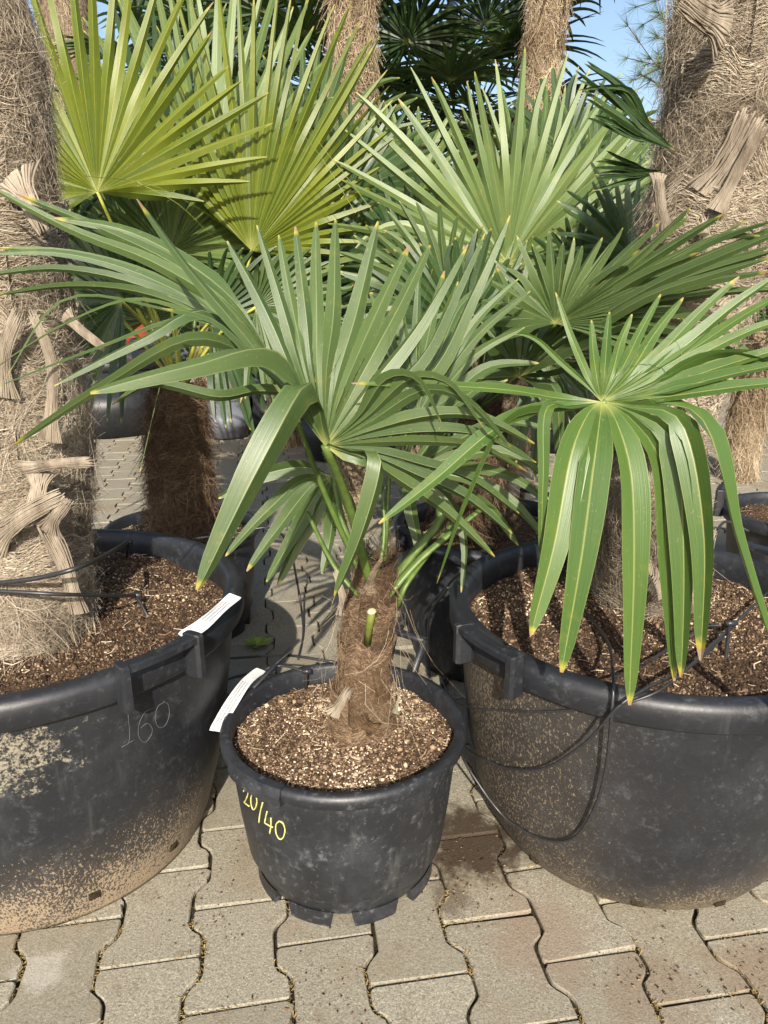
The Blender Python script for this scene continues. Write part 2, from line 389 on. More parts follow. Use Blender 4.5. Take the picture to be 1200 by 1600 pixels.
# dry moss and crumbs in the joints
def moss():
    mb = MB(); c, s = math.cos(ROT), math.sin(ROT)
    w1, w2 = .0825, .0585
    for q in range(13000):
        i = rng.integers(-7, 8); v = rng.uniform(-.35, .9)
        # position on a zigzag column joint
        ph = ((v-(.1 if i % 2 else 0)) % .2)/.2; h = abs(ph-.5)*2
        off = w1 if h > .62 else (w2 if h < .38 else w2+(w1-w2)*(h-.38)/.24)
        u = i*.141+w1+off; 
        if rng.random() < .25: u = i*.141+rng.uniform(0, .165); v = round(v/.2)*.2+(.1 if i % 2 else 0)
        X = e0[0]+c*u-s*v; Y = e0[1]+s*u+c*v
        if vnoise(np.array([X, Y, 0.]), 6, 4, 3) < -.02: continue
        if Y < .8: continue
        P = np.array([X+rng.normal(0, .0028), Y+rng.normal(0, .0028), -.006+rng.random()*.006])
        d = rng.normal(0, 1, 3); d[2] = abs(d[2])*.5; d = unit(d)*rng.uniform(.003, .010)
        tube(mb, [P, P+d], rng.uniform(.0004, .0009), 3)
    return tag(mb.build('dry_moss', M['moss'], None, False), 'tufts of dry yellow moss and crumbs in the joints between the pavers', 'moss', kind='stuff')
moss()

# ------------------------------------------------------------------ pots
def rock(mb, c, r, a, rg=rng):
    q = rg.normal(0, 1, (6, 3)); ax = np.array([[1, 0, 0], [-1, 0, 0], [0, 1, 0], [0, -1, 0], [0, 0, 1], [0, 0, -1.]])
    V = c+(ax+q*.22)*r*np.array([rg.uniform(.8, 1.4), rg.uniform(.8, 1.3), rg.uniform(.5, .9)])
    mb.add(V, [(0, 2, 4), (2, 1, 4), (1, 3, 4), (3, 0, 4), (2, 0, 5), (1, 2, 5), (3, 1, 5), (0, 3, 5)], None); mb.A.append(np.full(6, a))
def soil(parent, cx, cy, r, z, ngrit, gs=1.0, mound=0.0, res=110, pale=0.0):
    k = res; u = np.linspace(-1, 1, k); X, Y = np.meshgrid(u, u)
    # square-to-disc map
    RR = np.maximum(abs(X), abs(Y)); th = np.arctan2(Y, X); x = RR*np.cos(th)*r; y = RR*np.sin(th)*r
    P = np.stack([x+cx, y+cy, np.zeros_like(x)], -1)
    hz = lambda P, rr: z+vnoise(P, 9, 3, 2)*.010+vnoise(P, 45, 5, 3)*.006+mound*np.exp(-(rr/.11)**2)-.012*np.clip((rr/r-.85)/.15, 0, 1)
    P[..., 2] = hz(P, RR*r)
    F = [(j*k+i, j*k+i+1, (j+1)*k+i+1, (j+1)*k+i) for j in range(k-1) for i in range(k-1)]
    s = mk('soil', P.reshape(-1, 3), F, M['soil'], parent); s['kind'] = 'stuff'
    rr = r*np.sqrt(rng.random(ngrit))*.985; t = rng.uniform(0, 2*np.pi, ngrit); p = np.stack([cx+rr*np.cos(t), cy+rr*np.sin(t), 0*t], 1)
    big = rng.random(ngrit) > .988; p[:, 2] = hz(p, rr)
    rad = np.where(big, rng.uniform(.0022, .0055, ngrit), .0007+.0019*rng.random(ngrit)**2)*gs
    a = np.clip(pale+rng.beta(1.3, 1.6, ngrit)+vnoise(p, 7, 8, 3)*.5+np.where(big, -.05, 0), 0, 1); p[:, 2] += rad*.3
    gq = (1+5**.5)/2; IV = unit(np.array([[-1, gq, 0], [1, gq, 0], [-1, -gq, 0], [1, -gq, 0], [0, -1, gq], [0, 1, gq], [0, -1, -gq], [0, 1, -gq], [gq, 0, -1], [gq, 0, 1], [-gq, 0, -1], [-gq, 0, 1.]]))
    IF = np.array([[0, 11, 5], [0, 5, 1], [0, 1, 7], [0, 7, 10], [0, 10, 11], [1, 5, 9], [5, 11, 4], [11, 10, 2], [10, 7, 6], [7, 1, 8], [3, 9, 4], [3, 4, 2], [3, 2, 6], [3, 6, 8], [3, 8, 9], [4, 9, 5], [2, 4, 11], [6, 2, 10], [8, 6, 7], [9, 8, 1]])
    V = p[:, None]+(IV[None]*(1+rng.normal(0, .16, (ngrit, 12, 1))))*rad[:, None, None]*rng.uniform(.65, 1.35, (ngrit, 1, 3))
    gmesh = mk('grit', V.reshape(-1, 3), (np.arange(ngrit)[:, None, None]*12+IF[None]).reshape(-1, 3), M['grit'], s, False, {'rnd': np.repeat(a, 12)}); gmesh['kind'] = 'stuff'
    mb = MB(); nd = ngrit//170
    for q in range(nd):
        rq = r*math.sqrt(rng.random())*.95; t_ = rng.uniform(0, 2*np.pi); p0 = np.array([cx+rq*math.cos(t_), cy+rq*math.sin(t_), 0.]); p0[2] = float(hz(p0, rq))+.003
        a_ = rng.uniform(0, 2*np.pi); l_ = rng.uniform(.008, .035); d_ = np.array([math.cos(a_), math.sin(a_), rng.normal(0, .12)])*l_; k_ = rng.normal(0, .25)*np.array([-d_[1], d_[0], .2*l_])
        tube(mb, [p0-d_/2, p0+k_, p0+d_/2], rng.uniform(.0005, .0016), 4, sq=.5, a=rng.uniform(.55, 1))
    if nd: dm = mb.build('plant_litter', M['grit'], s, False, 'rnd'); dm['kind'] = 'stuff'
    return s
def box_bar(mb, A, B, w, h, up=np.array([0, 0, 1.]), bev=.2):
    """beveled bar from A to B, width w, height h"""
    A = np.asarray(A, float); B = np.asarray(B, float); t = unit(B-A); s = unit(np.cross(t, up)); u = np.cross(s, t)
    k = bev; pr = [(-.5+k, -.5), (.5-k, -.5), (.5, -.5+k), (.5, .5-k), (.5-k, .5), (-.5+k, .5), (-.5, .5-k), (-.5, -.5+k)]
    V = []; e = min(w, h)*k*.8
    L = np.linalg.norm(B-A)
    for d, sc in ((0, .8), (e, 1), (L-e, 1), (L, .8)):
        V += [A+t*d+s*w*a*sc+u*h*b*sc for a, b in pr]
    F = [tuple(range(7, -1, -1)), tuple(24+i for i in range(8))]
    for q in range(3):
        for m in range(8): F.append((q*8+m, q*8+(m+1) % 8, (q+1)*8+(m+1) % 8, (q+1)*8+m))
    mb.add(V, F)
def sweep(mb, P, w, h):
    P = np.array(P); T = unit(np.gradient(P, axis=0)); up = np.array([0, 0, 1.]); s_ = unit(np.cross(T, up)); u_ = np.cross(s_, T); k = .18
    pr = [(-.5+k, -.5), (.5-k, -.5), (.5, -.5+k), (.5, .5-k), (.5-k, .5), (-.5+k, .5), (-.5, .5-k), (-.5, -.5+k)]
    V = np.concatenate([[P[i]+s_[i]*w*a+u_[i]*h*b for a, b in pr] for i in range(len(P))]); n = len(P)
    F = [(q*8+m, q*8+(m+1) % 8, (q+1)*8+(m+1) % 8, (q+1)*8+m) for q in range(n-1) for m in range(8)]+[tuple(range(7, -1, -1)), tuple((n-1)*8+i for i in range(8))]
    mb.add(V, F)
def arc_pts(cx, cy, r, z, a0, a1, n): return [(cx+r*math.cos(a), cy+r*math.sin(a), z) for a in np.linspace(a0, a1, n)]
def big_pot(cx, cy, Rr, h, rb, wallmat, rimmat, label, cat, group, handles=(), sz=1.0, ngrit=5000, holes=True, res=110, name='plant_pot', fr=(-.04, 0, .10, .22, .42, .66, .87, 1)):
    t = empty(name, (cx, cy, 0), label, cat, group)
    rw = Rr-.022*sz
    rz = [h*q for q in (0, .02, .06, .13, .25, .45, .7, .88)]
    rr = [rb+(rw-rb)*q for q in fr]
    prof = [(.001, .012), (rb-.03, .012)]+list(zip(rr, rz))+[(rw+.001, h-.045*sz)]
    inner = [(rw-.006, h-.03*sz), (rw-.008, h*.85), (rb, h*.3), (.001, h*.3)]
    mb = MB(); lathe(mb, cx, cy, prof+inner[::1], 128); mb.build('shell', wallmat, t)
    rim = MB()
    pr = [(rw-.002, h-.05*sz), (Rr-.003, h-.048*sz), (Rr, h-.044*sz), (Rr+.001, h-.014*sz), (Rr-.004, h-.004*sz), (Rr-.012, h), (Rr-.026*sz, h), (Rr-.032*sz, h-.004), (Rr-.034*sz, h-.03*sz), (Rr-.034*sz, h-.09*sz)]
    lathe(rim, cx, cy, pr, 144); rim.build('rim', rimmat, t)
    if holes:
        for a in handles_holes(cx, cy):
            hb = MB(); c, s = math.cos(a), math.sin(a); rq = rb+(rw-rb)*float(np.interp(.052/h, (0, .02, .06, .13), fr[:4]))-.0015; p0 = np.array([cx+rq*c, cy+rq*s, .052]); tn = np.array([-s, c, 0])
            box_bar(hb, p0-tn*.010, p0+tn*.010, .006, .020); hb.build('drain_hole', M['joint'], t)
    for ai, w_, hh, off in handles:
        hb = MB(); c, s = math.cos(ai), math.sin(ai); out = np.array([c, s, 0]); tn = np.array([-s, c, 0]); z0 = np.array([0, 0, 1.])
        C = np.array([cx, cy, 0])
        aw = w_/2/Rr
        pts = []
        for q in (-1, 1):
            a = ai+q*aw; o = np.array([math.cos(a), math.sin(a), 0])
            base = C+o*(Rr-.002)
            box_bar(hb, base+o*off*.5+z0*(h-.055*sz), base+o*off*.5+z0*(h+hh), .016*sz, off, up=o)
            pts.append(base+o*off*.55+z0*(h+hh-.008))
        seg = [C+np.array([math.cos(a), math.sin(a), 0])*(Rr-.002+off*.55)+z0*(h+hh-.008) for a in np.linspace(ai-aw*1.05, ai+aw*1.05, 7)]
        sweep(hb, seg, .026*sz, .014*sz)
        hb.build('handle', rimmat, t, False)
    soil(t, cx, cy, Rr-.034*sz, h-.045*sz, ngrit, 1.0, 0, res)
    return t
def handles_holes(cx, cy):
    base = math.atan2(-cy, -cx); return [base+d for d in (-.55, .12, .62)]
LP = (-.668, 1.295); RP = (.494, 1.293); SP = (-.072, 1.183)
a_l = math.atan2(*(ptz(245, 1030, .49)[:2]-np.array(LP))[::-1]); a_r = math.atan2(*(ptz(778, 1008, .483)[:2]-np.array(RP))[::-1])
GP = 'potted palms standing on the paving'
potL = big_pot(*LP, .40, .49, .30, M['pot_l'], M['pot_clean'], 'huge black plastic tub at the left, mud splashed, scratched with 160', 'pot', 'big black tubs in front', [(a_l, .125, .022, .035), (a_l+math.pi, .125, .022, .035)], 1.0, 34000)
potR = big_pot(*RP, .37, .483, .235, M['pot_r'], M['pot_clean'], 'huge black plastic tub at the right with a black hose looped down its side', 'pot', 'big black tubs in front', [(a_r, .125, .018, .035), (a_r+math.pi, .125, .022, .035)], 1.0, 30000, fr=(-.06, .05, .30, .48, .66, .83, .94, 1))

def small_pot(cx, cy, Rr, h, rb, label, mat=None, ngrit=6000, feet=True, res=110, mound=.022, grip=None, name='plant_pot', group=None):
    mat = mat or M['pot']
    t = empty(name, (cx, cy, 0), label, 'pot', group)
    rw = Rr-.014; mb = MB()
    prof = [(.001, .022), (rb-.012, .022), (rb-.002, .024), (rb, .028), (rb+(rw-rb)*.16, .05), (rb+(rw-rb)*.40, h*.22), (rb+(rw-rb)*.68, h*.5), (rb+(rw-rb)*.90, h*.8), (rw, h-.03), (rw-.005, h-.02), (rw-.008, h*.8), (rb, h*.4), (.001, h*.4)]
    lathe(mb, cx, cy, prof, 112); mb.build('shell', mat, t)
    rim = MB()
    lathe(rim, cx, cy, [(rw-.001, h-.026), (Rr-.003, h-.025), (Rr, h-.021), (Rr+.001, h-.010), (Rr-.003, h-.002), (Rr-.009, h), (Rr-.016, h-.001), (Rr-.02, h-.007), (Rr-.021, h-.06)], 128)
    rim.build('rim', mat, t)
    if feet:
        nf = 9
        for q in range(nf):
            a = 2*np.pi*(q+.27)/nf; aw = .26
            fm = MB(); th = np.linspace(a-aw, a+aw, 8)
            ro, ri = rb+.001, rb-.012; rings = []
            for (r_, z_) in ((ri, .03), (ri, .0), (ro-.006, .0), (ro+.0015, .03)):
                rings.append(np.stack([cx+r_*np.cos(th), cy+r_*np.sin(th), np.full(8, z_)], 1))
            # taper feet sideways towards the ground
            for ri_ in (1, 2):
                th2 = np.linspace(a-aw*.86, a+aw*.86, 8); r_ = [ri, ri, ro+.001][ri_]
                rings[ri_] = np.stack([cx+r_*np.cos(th2), cy+r_*np.sin(th2), np.full(8, .0)], 1)
            V = np.concatenate(rings); F = [(i*8+j, i*8+j+1, (i+1)*8+j+1, (i+1)*8+j) for i in range(3) for j in range(7)]+[(0, 8, 16, 24), (31, 23, 15, 7)]
            fm.add(V, F); fm.build('foot', mat, t, False)
    if grip is not None:
        gm = MB(); th = np.linspace(grip-.27, grip+.27, 16)
        pr = [(rw+.002, h-.030), (Rr+.004, h-.028), (Rr+.007, h-.012), (Rr+.002, h+.003), (Rr-.012, h+.004)]
        V = np.concatenate([np.stack([cx+r_*np.cos(th), cy+r_*np.sin(th), np.full(16, z_)], 1) for r_, z_ in pr])
        F = [(i*16+j, i*16+j+1, (i+1)*16+j+1, (i+1)*16+j) for i in range(4) for j in range(15)]+[(0, 16, 32, 48, 64), (79, 63, 47, 31, 15)]
        gm.add(V, F); gm.build('grip', mat, t, False)
    soil(t, cx, cy, Rr-.02, h-.028, ngrit, 1.0, mound, res, .02 if ngrit > 20000 else 0)
    return t
grip_a = math.atan2(*(ptz(410, 1205, .299)[:2]-np.array(SP))[::-1])
potS = small_pot(*SP, .218, .299, .164, 'small scuffed black pot in the middle marked 20/40 in yellow', ngrit=26000, grip=grip_a)
# raised handle at the back right of the middle pot
def back_handle(parent, cx, cy, Rr, h, pxs):
    hb = MB(); (A, B) = [ptz(*p, h+.03) for p in pxs]
    for P in (A, B):
        o = unit(np.array([P[0]-cx, P[1]-cy, 0])); Q = np.array([cx, cy, 0])+o*(Rr+.004)
        box_bar(hb, [Q[0], Q[1], h-.04], [P[0], P[1], h+.035], .012, .016, up=o)
    box_bar(hb, A+[0, 0, .005], B+[0, 0, .005], .018, .012)
    hb.build('handle', M['pot'], parent)
back_handle(potS, *SP, .218, .299, [(618, 990), (664, 1004)])
BLP = (-.62, 2.20)
potBL = small_pot(*BLP, .235, .33, .19, 'black pot holding a shaggy brown trunk behind the huge left tub', M['pot_clean'], 2500, res=60)
potC = big_pot(.30, 2.02, .27, .40, .21, M['pot'], M['pot_clean'], 'black pot in dappled shade between the middle pot and the right tub', 'pot', None, [(a_r+.1, .1, .03, .03), (.9, .1, .03, .03)], .8, 3000, False, 60)

# hand writing on pot walls ----------------------------------------
def pot_surface(cx, cy, prof_r, px, py, eps=.0012):
    """first hit of the pixel's ray with the pot wall"""
    a = (px-600)/FP; b = -(py-800)/FP; d = np.array([a, cp+b*sp, b*cp-sp]); o = np.array([0, 0, CH])
    for t in np.linspace(.5, 2, 3000):
        P = o+d*t; rr = math.hypot(P[0]-cx, P[1]-cy)
        if rr <= prof_r(P[2])+eps: return P
    return P
def profR(rb, rw, h, pts): 
    z = [h*q for q in pts[0]]; r = [rb+(rw-rb)*q for q in pts[1]]
    return lambda zz: float(np.interp(zz, z, r))
prL = profR(.30, .378, .49, ([0, .02, .06, .13, .25, .45, .7, .88, 1], [-.1, 0, .10, .22, .42, .66, .87, 1, 1]))
prR = profR(.235, .348, .483, ([0, .02, .06, .13, .25, .45, .7, .88, 1], [-.06, .05, .30, .48, .66, .83, .94, 1, 1]))
prS = profR(.164, .204, .299, ([0, .09, .22, .5, .8, .9, 1], [0, .02, .40, .68, .90, 1, 1]))
def strokes(name, parent, c, pr, lines, w, mat):
    mb = MB()
    for L in lines:
        P = np.array([pot_surface(*c, pr, x, y) for x, y in L])
        P = spline(P, max(len(L)*6, 8)) if len(P) > 2 else spline(P, 6)
        P[:, :2] = [np.array(c)+unit(p[:2]-np.array(c))*(pr(p[2])+.0006) for p in P]
        tube(mb, P, w*(1+.15*np.sin(np.arange(len(P))*.6)), 5)
    return mb.build(name, mat, parent)
strokes('writing', potS, SP, prS, [
    [(380, 1237), (382, 1231), (386, 1233), (387, 1240), (384, 1249), (381, 1254)], [(381, 1254), (389, 1260)],
    [(396, 1240), (392, 1245), (392, 1257), (395, 1265), (399, 1262), (401, 1252), (399, 1243), (396, 1240)],
    [(410, 1254), (406, 1270), (404, 1286)],
    [(417, 1268), (415, 1276), (413, 1286)], [(413, 1286), (426, 1293)], [(423, 1278), (423, 1290), (421, 1303)],
    [(436, 1283), (431, 1289), (431, 1302), (436, 1311), (442, 1309), (445, 1298), (442, 1287), (436, 1283)]], .0012, M['yellow'])
strokes('writing', potL, LP, prL, [
    [(190, 1168), (210, 1156)], [(200, 1112), (203, 1150), (200, 1163)],
    [(243, 1106), (228, 1112), (218, 1130), (217, 1150), (226, 1160), (236, 1150), (238, 1138), (230, 1130), (220, 1138)],
    [(258, 1097), (247, 1104), (243, 1122), (248, 1136), (258, 1134), (265, 1117), (263, 1101), (256, 1096)]], .00055, M['scratch'])
strokes('writing', potR, RP, prR, [
    [(833, 1062), (836, 1070), (842, 1072)], [(846, 1069), (849, 1075), (853, 1071)], [(855, 1073), (858, 1080), (862, 1074)], [(864, 1076), (868, 1083), (873, 1078)],
    [(875, 1080), (878, 1086), (884, 1081)]], .0009, M['greenpaint'])

# ------------------------------------------------------------------ fan leaves
def fan_mesh(polys, widths, join=.42, fold=.35, rg=rng, seglist=None, tipw=.12, twist=.25, taper=.68, twm=0):
    n = len(polys); C = np.array(polys); m = C.shape[1]; v = np.linspace(0, 1, m)
    V = []; F = []; uu = []; vv = []; sg = []; base = 0
    T = unit(np.gradient(C, axis=1))
    for i in range(n):
        L = C[i-1] if i > 0 else 2*C[i]-C[min(i+1, n-1)]
        Rr = C[i+1] if i < n-1 else 2*C[i]-C[i-1]
        dl = L-C[i]; dr = Rr-C[i]; ll = np.linalg.norm(dl, axis=1); lr = np.linalg.norm(dr, axis=1)
        s = dr-dl; s = s-T[i]*np.sum(s*T[i], 1, keepdims=True); s = unit(s)
        # freeze side vector beyond the join
        jf = max(int(join*m), 2)
        s0 = s[jf]; 
        tw = rg.normal(twm, twist)
        for q in range(jf, m):
            a = tw*min(1, (q-jf)/(m-jf)*2.2); t = T[i][q]; b = s0-t*np.dot(s0, t); b = b/max(np.linalg.norm(b), 1e-6)
            s[q] = b*math.cos(a)+np.cross(t, b)*math.sin(a); s0 = b
        N = unit(np.cross(T[i], s))
        # consistent normal: start from the joined part
        Wd = widths[i]/2
        tap = np.where(v < .40, 1, 1-taper*((v-.40)/.60)**1.3); tap = tap*np.clip((1-v)/.07, tipw, 1)**.55
        tap[0] = .3
        bl = np.clip((v-join*.8)/(join*.6), 0, 1)[:, None]
        dirR = unit(unit(dr)*(1-bl)+s*bl); dirL = unit(unit(dl)*(1-bl)-s*bl)
        gr = .5*(1+np.clip(v-join, 0, 1)*9); hr = np.minimum(gr*lr, Wd*tap); hl = np.minimum(gr*ll, Wd*tap)
        fo = fold*1.25*(1.15-.3*v)*rg.uniform(.75, 1.3)*(1 if rg.random() > .1 else .3)
        avg = .5*(hr+hl)
        rows = []
        for u, d, h in ((0, dirL, hl), (.25, dirL, hl*.5), (.5, dirR, hr*0), (.5, dirR, hr*0), (.75, dirR, hr*.5), (1, dirR, hr)):
            e = abs(u-.5)*2
            rows.append(C[i]+d*h[:, None]+N*(avg*fo*(e-.5)*(1 if True else 0))[:, None])
        G = np.stack(rows, 1); V.append(G.reshape(-1, 3))
        a = rg.random() if seglist is None else seglist[i]
        uu.append(np.tile([0, .25, .5, .5, .75, 1], m)); vv.append(np.repeat(v, 6)); sg.append(np.full(6*m, a))
        for q in range(m-1):
            for j in (0, 1, 3, 4): F.append((base+q*6+j, base+q*6+j+1, base+(q+1)*6+j+1, base+(q+1)*6+j))
        base += 6*m
    return np.concatenate(V), F, {'uu': np.concatenate(uu), 'vv': np.concatenate(vv), 'seg': np.concatenate(sg)}
def stalk(parent, P, r0=.006, r1=.004, mat=None):
    mb = MB(); Q = spline(P, 14); tube(mb, Q, np.linspace(r0, r1, 14), 7, sq=.7)
    if Q[0][1] < 1.4:
        Q2 = spline(P, 60); T2 = unit(np.gradient(Q2, axis=0)); s2 = unit(np.cross(T2, np.array([0, 1., 0])))
        for i in range(6, 58):
            for sg_ in (-1, 1):
                c_ = Q2[i]+s2[i]*sg_*(r0+(r1-r0)*i/60)*.95; tube(mb, [c_-T2[i]*.0008, c_+s2[i]*sg_*.0016+T2[i]*.0008], [.0007, .0002], 3)
    return mb.build('leaf_stalk', mat or M['stalk'], parent)
def leaf_obj(tree, hub, polys, widths, mat, stalkpts=None, smat=None, sr=(.0085, .005), **k):
    V, F, A = fan_mesh(polys, widths, **k)
    o = mk('fan_leaf', V, F, mat, tree, True, A)
    if stalkpts is not None: stalk(o, stalkpts, *sr, mat=smat)
    return o
def keyfan(tree, hub, keys, N, mat, wpx, stalkpts=None, jit=.02, m=16, seed=1, extra=(), smat=None, sr=(.0085, .005), lj=.035, **k):
    """hub (px,py,Y); keys: list of polylines [(px,py,Y)...] from hub outwards, or (angle,len,dY,sag)"""
    rg = np.random.default_rng(seed); H = pt(*hub); KP = []
    def expand(kk):
        if isinstance(kk, tuple):
            ang, L, dY, sag = kk; out = []
            for s in (.33, .66, 1.0):
                out.append(pt(hub[0]+s*L*math.cos(R(ang)), hub[1]-s*L*math.sin(R(ang))+sag*s**2.4, hub[2]+dY*s))
            return spline(np.vstack([H, out]), m)
        return spline(np.vstack([H]+[pt(*p) for p in kk]), m)
    KP = np.array([expand(kk) for kk in keys]); nk = len(KP)
    wk = np.broadcast_to(np.asarray(wpx, float), (nk,)); polys = []; ws = []
    if N == 0: ts = list(range(nk))
    elif isinstance(N, (list, tuple)): ts = [a_+b_/max(N[a_], 1) for a_ in range(nk-1) for b_ in range(N[a_])]+[nk-1]
    else: ts = [i/(N-1)*(nk-1) for i in range(N)]
    for t in ts:
        a = min(int(t), nk-2); f = t-a
        P = KP[a]*(1-f)+KP[a+1]*f
        Lr = np.linalg.norm(P[-1]-H)
        sc = 1+rg.normal(0, lj if N != 0 else jit); P = H+(P-H)*sc
        s = np.linspace(0, 1, m)[:, None]
        P = P+s**2*rg.normal(0, jit, 3)*Lr+s**3*rg.normal(0, jit, 3)*Lr
        P = P+np.array([0, 0, -1])*s**4*abs(rg.normal(0, jit))*Lr
        if N != 0 and rg.random() < .12: P = P+np.array([rg.normal(0, .5), -.3, -1])*np.clip(s-rg.uniform(.5, .8), 0, 1)**1.5*Lr*rg.uniform(.3, .9)
        wp = wk[a]*(1-f)+wk[a+1]*f
        polys.append(P); ws.append(wp*depth(P[m//2])/FP*rg.uniform(.9, 1.1))
    for kk, w_ in extra:
        pass
    V, F, A = fan_mesh(polys, ws, rg=rg, **k)
    for kk, w_ in extra:
        P = expand(kk); s_ = w_*depth(P[m//2])/FP
        V2, F2, A2 = fan_mesh([P, P+1e-4], [s_, s_*.02], rg=rg, join=.01, fold=.25, twist=.1)
        F += [tuple(i+len(V) for i in f) for f in F2]; V = np.vstack([V, V2]); A = {q: np.r_[A[q], A2[q]] for q in A}
    o = mk('fan_leaf', V, F, mat, tree, True, A)
    if stalkpts is not None: stalk(o, np.vstack([[pt(*p) for p in stalkpts], H]), *sr, mat=smat)
    return o
def gen_fan(tree, H, axis, nrm, Rad, N, mat, droop=.3, spread=155, cup=.12, m=10, seed=0, wid=None, base=None, smat=None, sr=(.008, .005), jit=.03, **k):
    rg = np.random.default_rng(seed); a = unit(np.array(axis, float)); n_ = np.array(nrm, float); n_ = unit(n_-a*np.dot(n_, a)); b = np.cross(n_, a)
    polys = []; ws = []; s = np.linspace(0, 1, m)[:, None]
    for i in range(N):
        ph = R(spread)*(i/(N-1)*2-1); L = Rad*(1-.22*abs(ph)/np.pi)*rg.uniform(.93, 1.05)
        d = unit(math.cos(ph)*a+math.sin(ph)*b+cup*n_+rg.normal(0, jit, 3))
        P = H+d*L*s+np.array([0, 0, -1])*(droop*L*rg.uniform(.6, 1.4))*s**2.6
        polys.append(P); ws.append((wid or Rad*.06)*rg.uniform(.9, 1.1))
    st = None
    if base is not None: mid = (np.array(base)+H)/2+np.array([0, 0, .06]); st = [base, mid, H]
    return leaf_obj(tree, H, polys, ws, mat, st, smat, sr, rg=rg, **k)

# ------------------------------------------------------------------ trunks
def fibres(P, rad, n, ln, thick, lift=.012, mode='wrap', seed=3, hang=.4, seglen=5, zr=(0, 1)):
    rg = np.random.default_rng(seed); Ps = spline(P, 40); T, N, B = frame_of(Ps); rr = np.interp(np.linspace(0, 1, 40), np.linspace(0, 1, len(rad)), rad)
    s = rg.uniform(*zr, n); th = rg.uniform(0, 2*np.pi, n); L = rg.uniform(.4, 1.2, n)*ln
    Lt = np.sum(np.linalg.norm(np.diff(Ps, axis=0), axis=1))
    fld = np.stack([np.cos(th)*1.7, np.sin(th)*1.7, s*Lt*9], 1)
    mat_ = vnoise(fld, 1.0, seed+20, 2)
    if mode == 'wrap': ang = mat_*2.8+rg.choice([-.5, .5], n)+rg.normal(0, .16, n)+rg.choice([0, np.pi], n)
    else: ang = -np.pi/2+mat_*1.2+rg.normal(0, .4, n)
    curl = rg.normal(0, 3.2, n)+vnoise(fld, 2.2, seed+31, 2)*4; l0 = rg.uniform(0, lift, n)*rg.random(n); l1 = np.abs(rg.normal(0, lift*1.3, n))
    k = seglen; pts = np.zeros((n, k, 3)); ss = s.copy(); tt = th.copy(); aa = ang.copy()
    rj = 1+.22*vnoise(np.stack([np.cos(th)*2, np.sin(th)*2, s*Lt*12], 1), 1.3, seed, 3)
    for q in range(k):
        fi = np.clip(ss, 0, 1)*39; i0 = np.clip(fi.astype(int), 0, 38); f = (fi-i0)[:, None]
        c = Ps[i0]*(1-f)+Ps[i0+1]*f; nn = N[i0]*(1-f)+N[i0+1]*f; bb = B[i0]*(1-f)+B[i0+1]*f
        r = (rr[i0]*(1-f[:, 0])+rr[i0+1]*f[:, 0])*rj+l0+l1*(q/(k-1))**2
        over = np.maximum(ss-1, 0)*Lt+np.minimum(ss, 0)*Lt
        pts[:, q] = c+T[i0]*over[:, None]+(np.cos(tt)[:, None]*nn+np.sin(tt)[:, None]*bb)*r[:, None]
        st = L/(k-1); tt = tt+np.cos(aa)*st/r; ss = ss+np.sin(aa)*st/Lt; aa = aa+curl*st/ln*1.2*.4
        pts[:, q, 2] -= hang*l1*(q/(k-1))**2
    # thin 3-sided strands
    Tn = unit(np.gradient(pts, axis=1)); up = rg.normal(0, 1, (n, 1, 3)); A = unit(np.cross(Tn, up)); Bn = np.cross(Tn, A)
    w = (thick*rg.uniform(.5, 1.5, n))[:, None]*np.linspace(1, .5, k)
    th3 = np.array([0, 2.094, 4.189]); V = pts[:, :, None]+w[:, :, None, None]*(np.cos(th3)[None, None, :, None]*A[:, :, None]+np.sin(th3)[None, None, :, None]*Bn[:, :, None])
    F = []
    idx = np.arange(n)[:, None, None]*k*3; q = np.arange(k-1)[None, :, None]*3; j = np.arange(3)[None, None, :]
    F = np.stack([idx+q+j, idx+q+(j+1) % 3, idx+q+3+(j+1) % 3, idx+q+3+j], -1).reshape(-1, 4)
    col = np.clip(.48+.75*vnoise(pts[:, 0], 9, seed+1, 3)+rg.normal(0, .2, n), 0, 1)
    return V.reshape(-1, 3), F, np.repeat(col, k*3)
def trunk_mesh(P, rad, seed=1, amp=.12, k=64, rows=90, ringh=.045):
    Ps = spline(P, rows); T, N, B = frame_of(Ps); rr = np.interp(np.linspace(0, 1, rows), np.linspace(0, 1, len(rad)), rad)
    th = np.linspace(0, 2*np.pi, k, endpoint=False); Lt = np.sum(np.linalg.norm(np.diff(Ps, axis=0), axis=1)); s = np.linspace(0, Lt, rows)
    D = np.cos(th)[None, :, None]*N[:, None]+np.sin(th)[None, :, None]*B[:, None]
    Q = np.stack([np.broadcast_to(np.cos(th)*1.0, (rows, k)), np.broadcast_to(np.sin(th), (rows, k)), np.broadcast_to(s[:, None]*8, (rows, k))], -1)
    sh = ((s[:, None]/ringh+vnoise(Q, 1, seed+9, 2)*.8+th[None]*2/(2*np.pi)) % 1)      # overlapping sheaths
    r = rr[:, None]*(.93+amp*vnoise(Q, 1.4, seed, 4)-.06*sh)
    V = Ps[:, None]+D*r[..., None]
    F = [(i*k+j, i*k+(j+1) % k, (i+1)*k+(j+1) % k, (i+1)*k+j) for i in range(rows-1) for j in range(k)]
    F.append(tuple((rows-1)*k+j for j in range(k)))
    return V.reshape(-1, 3), F
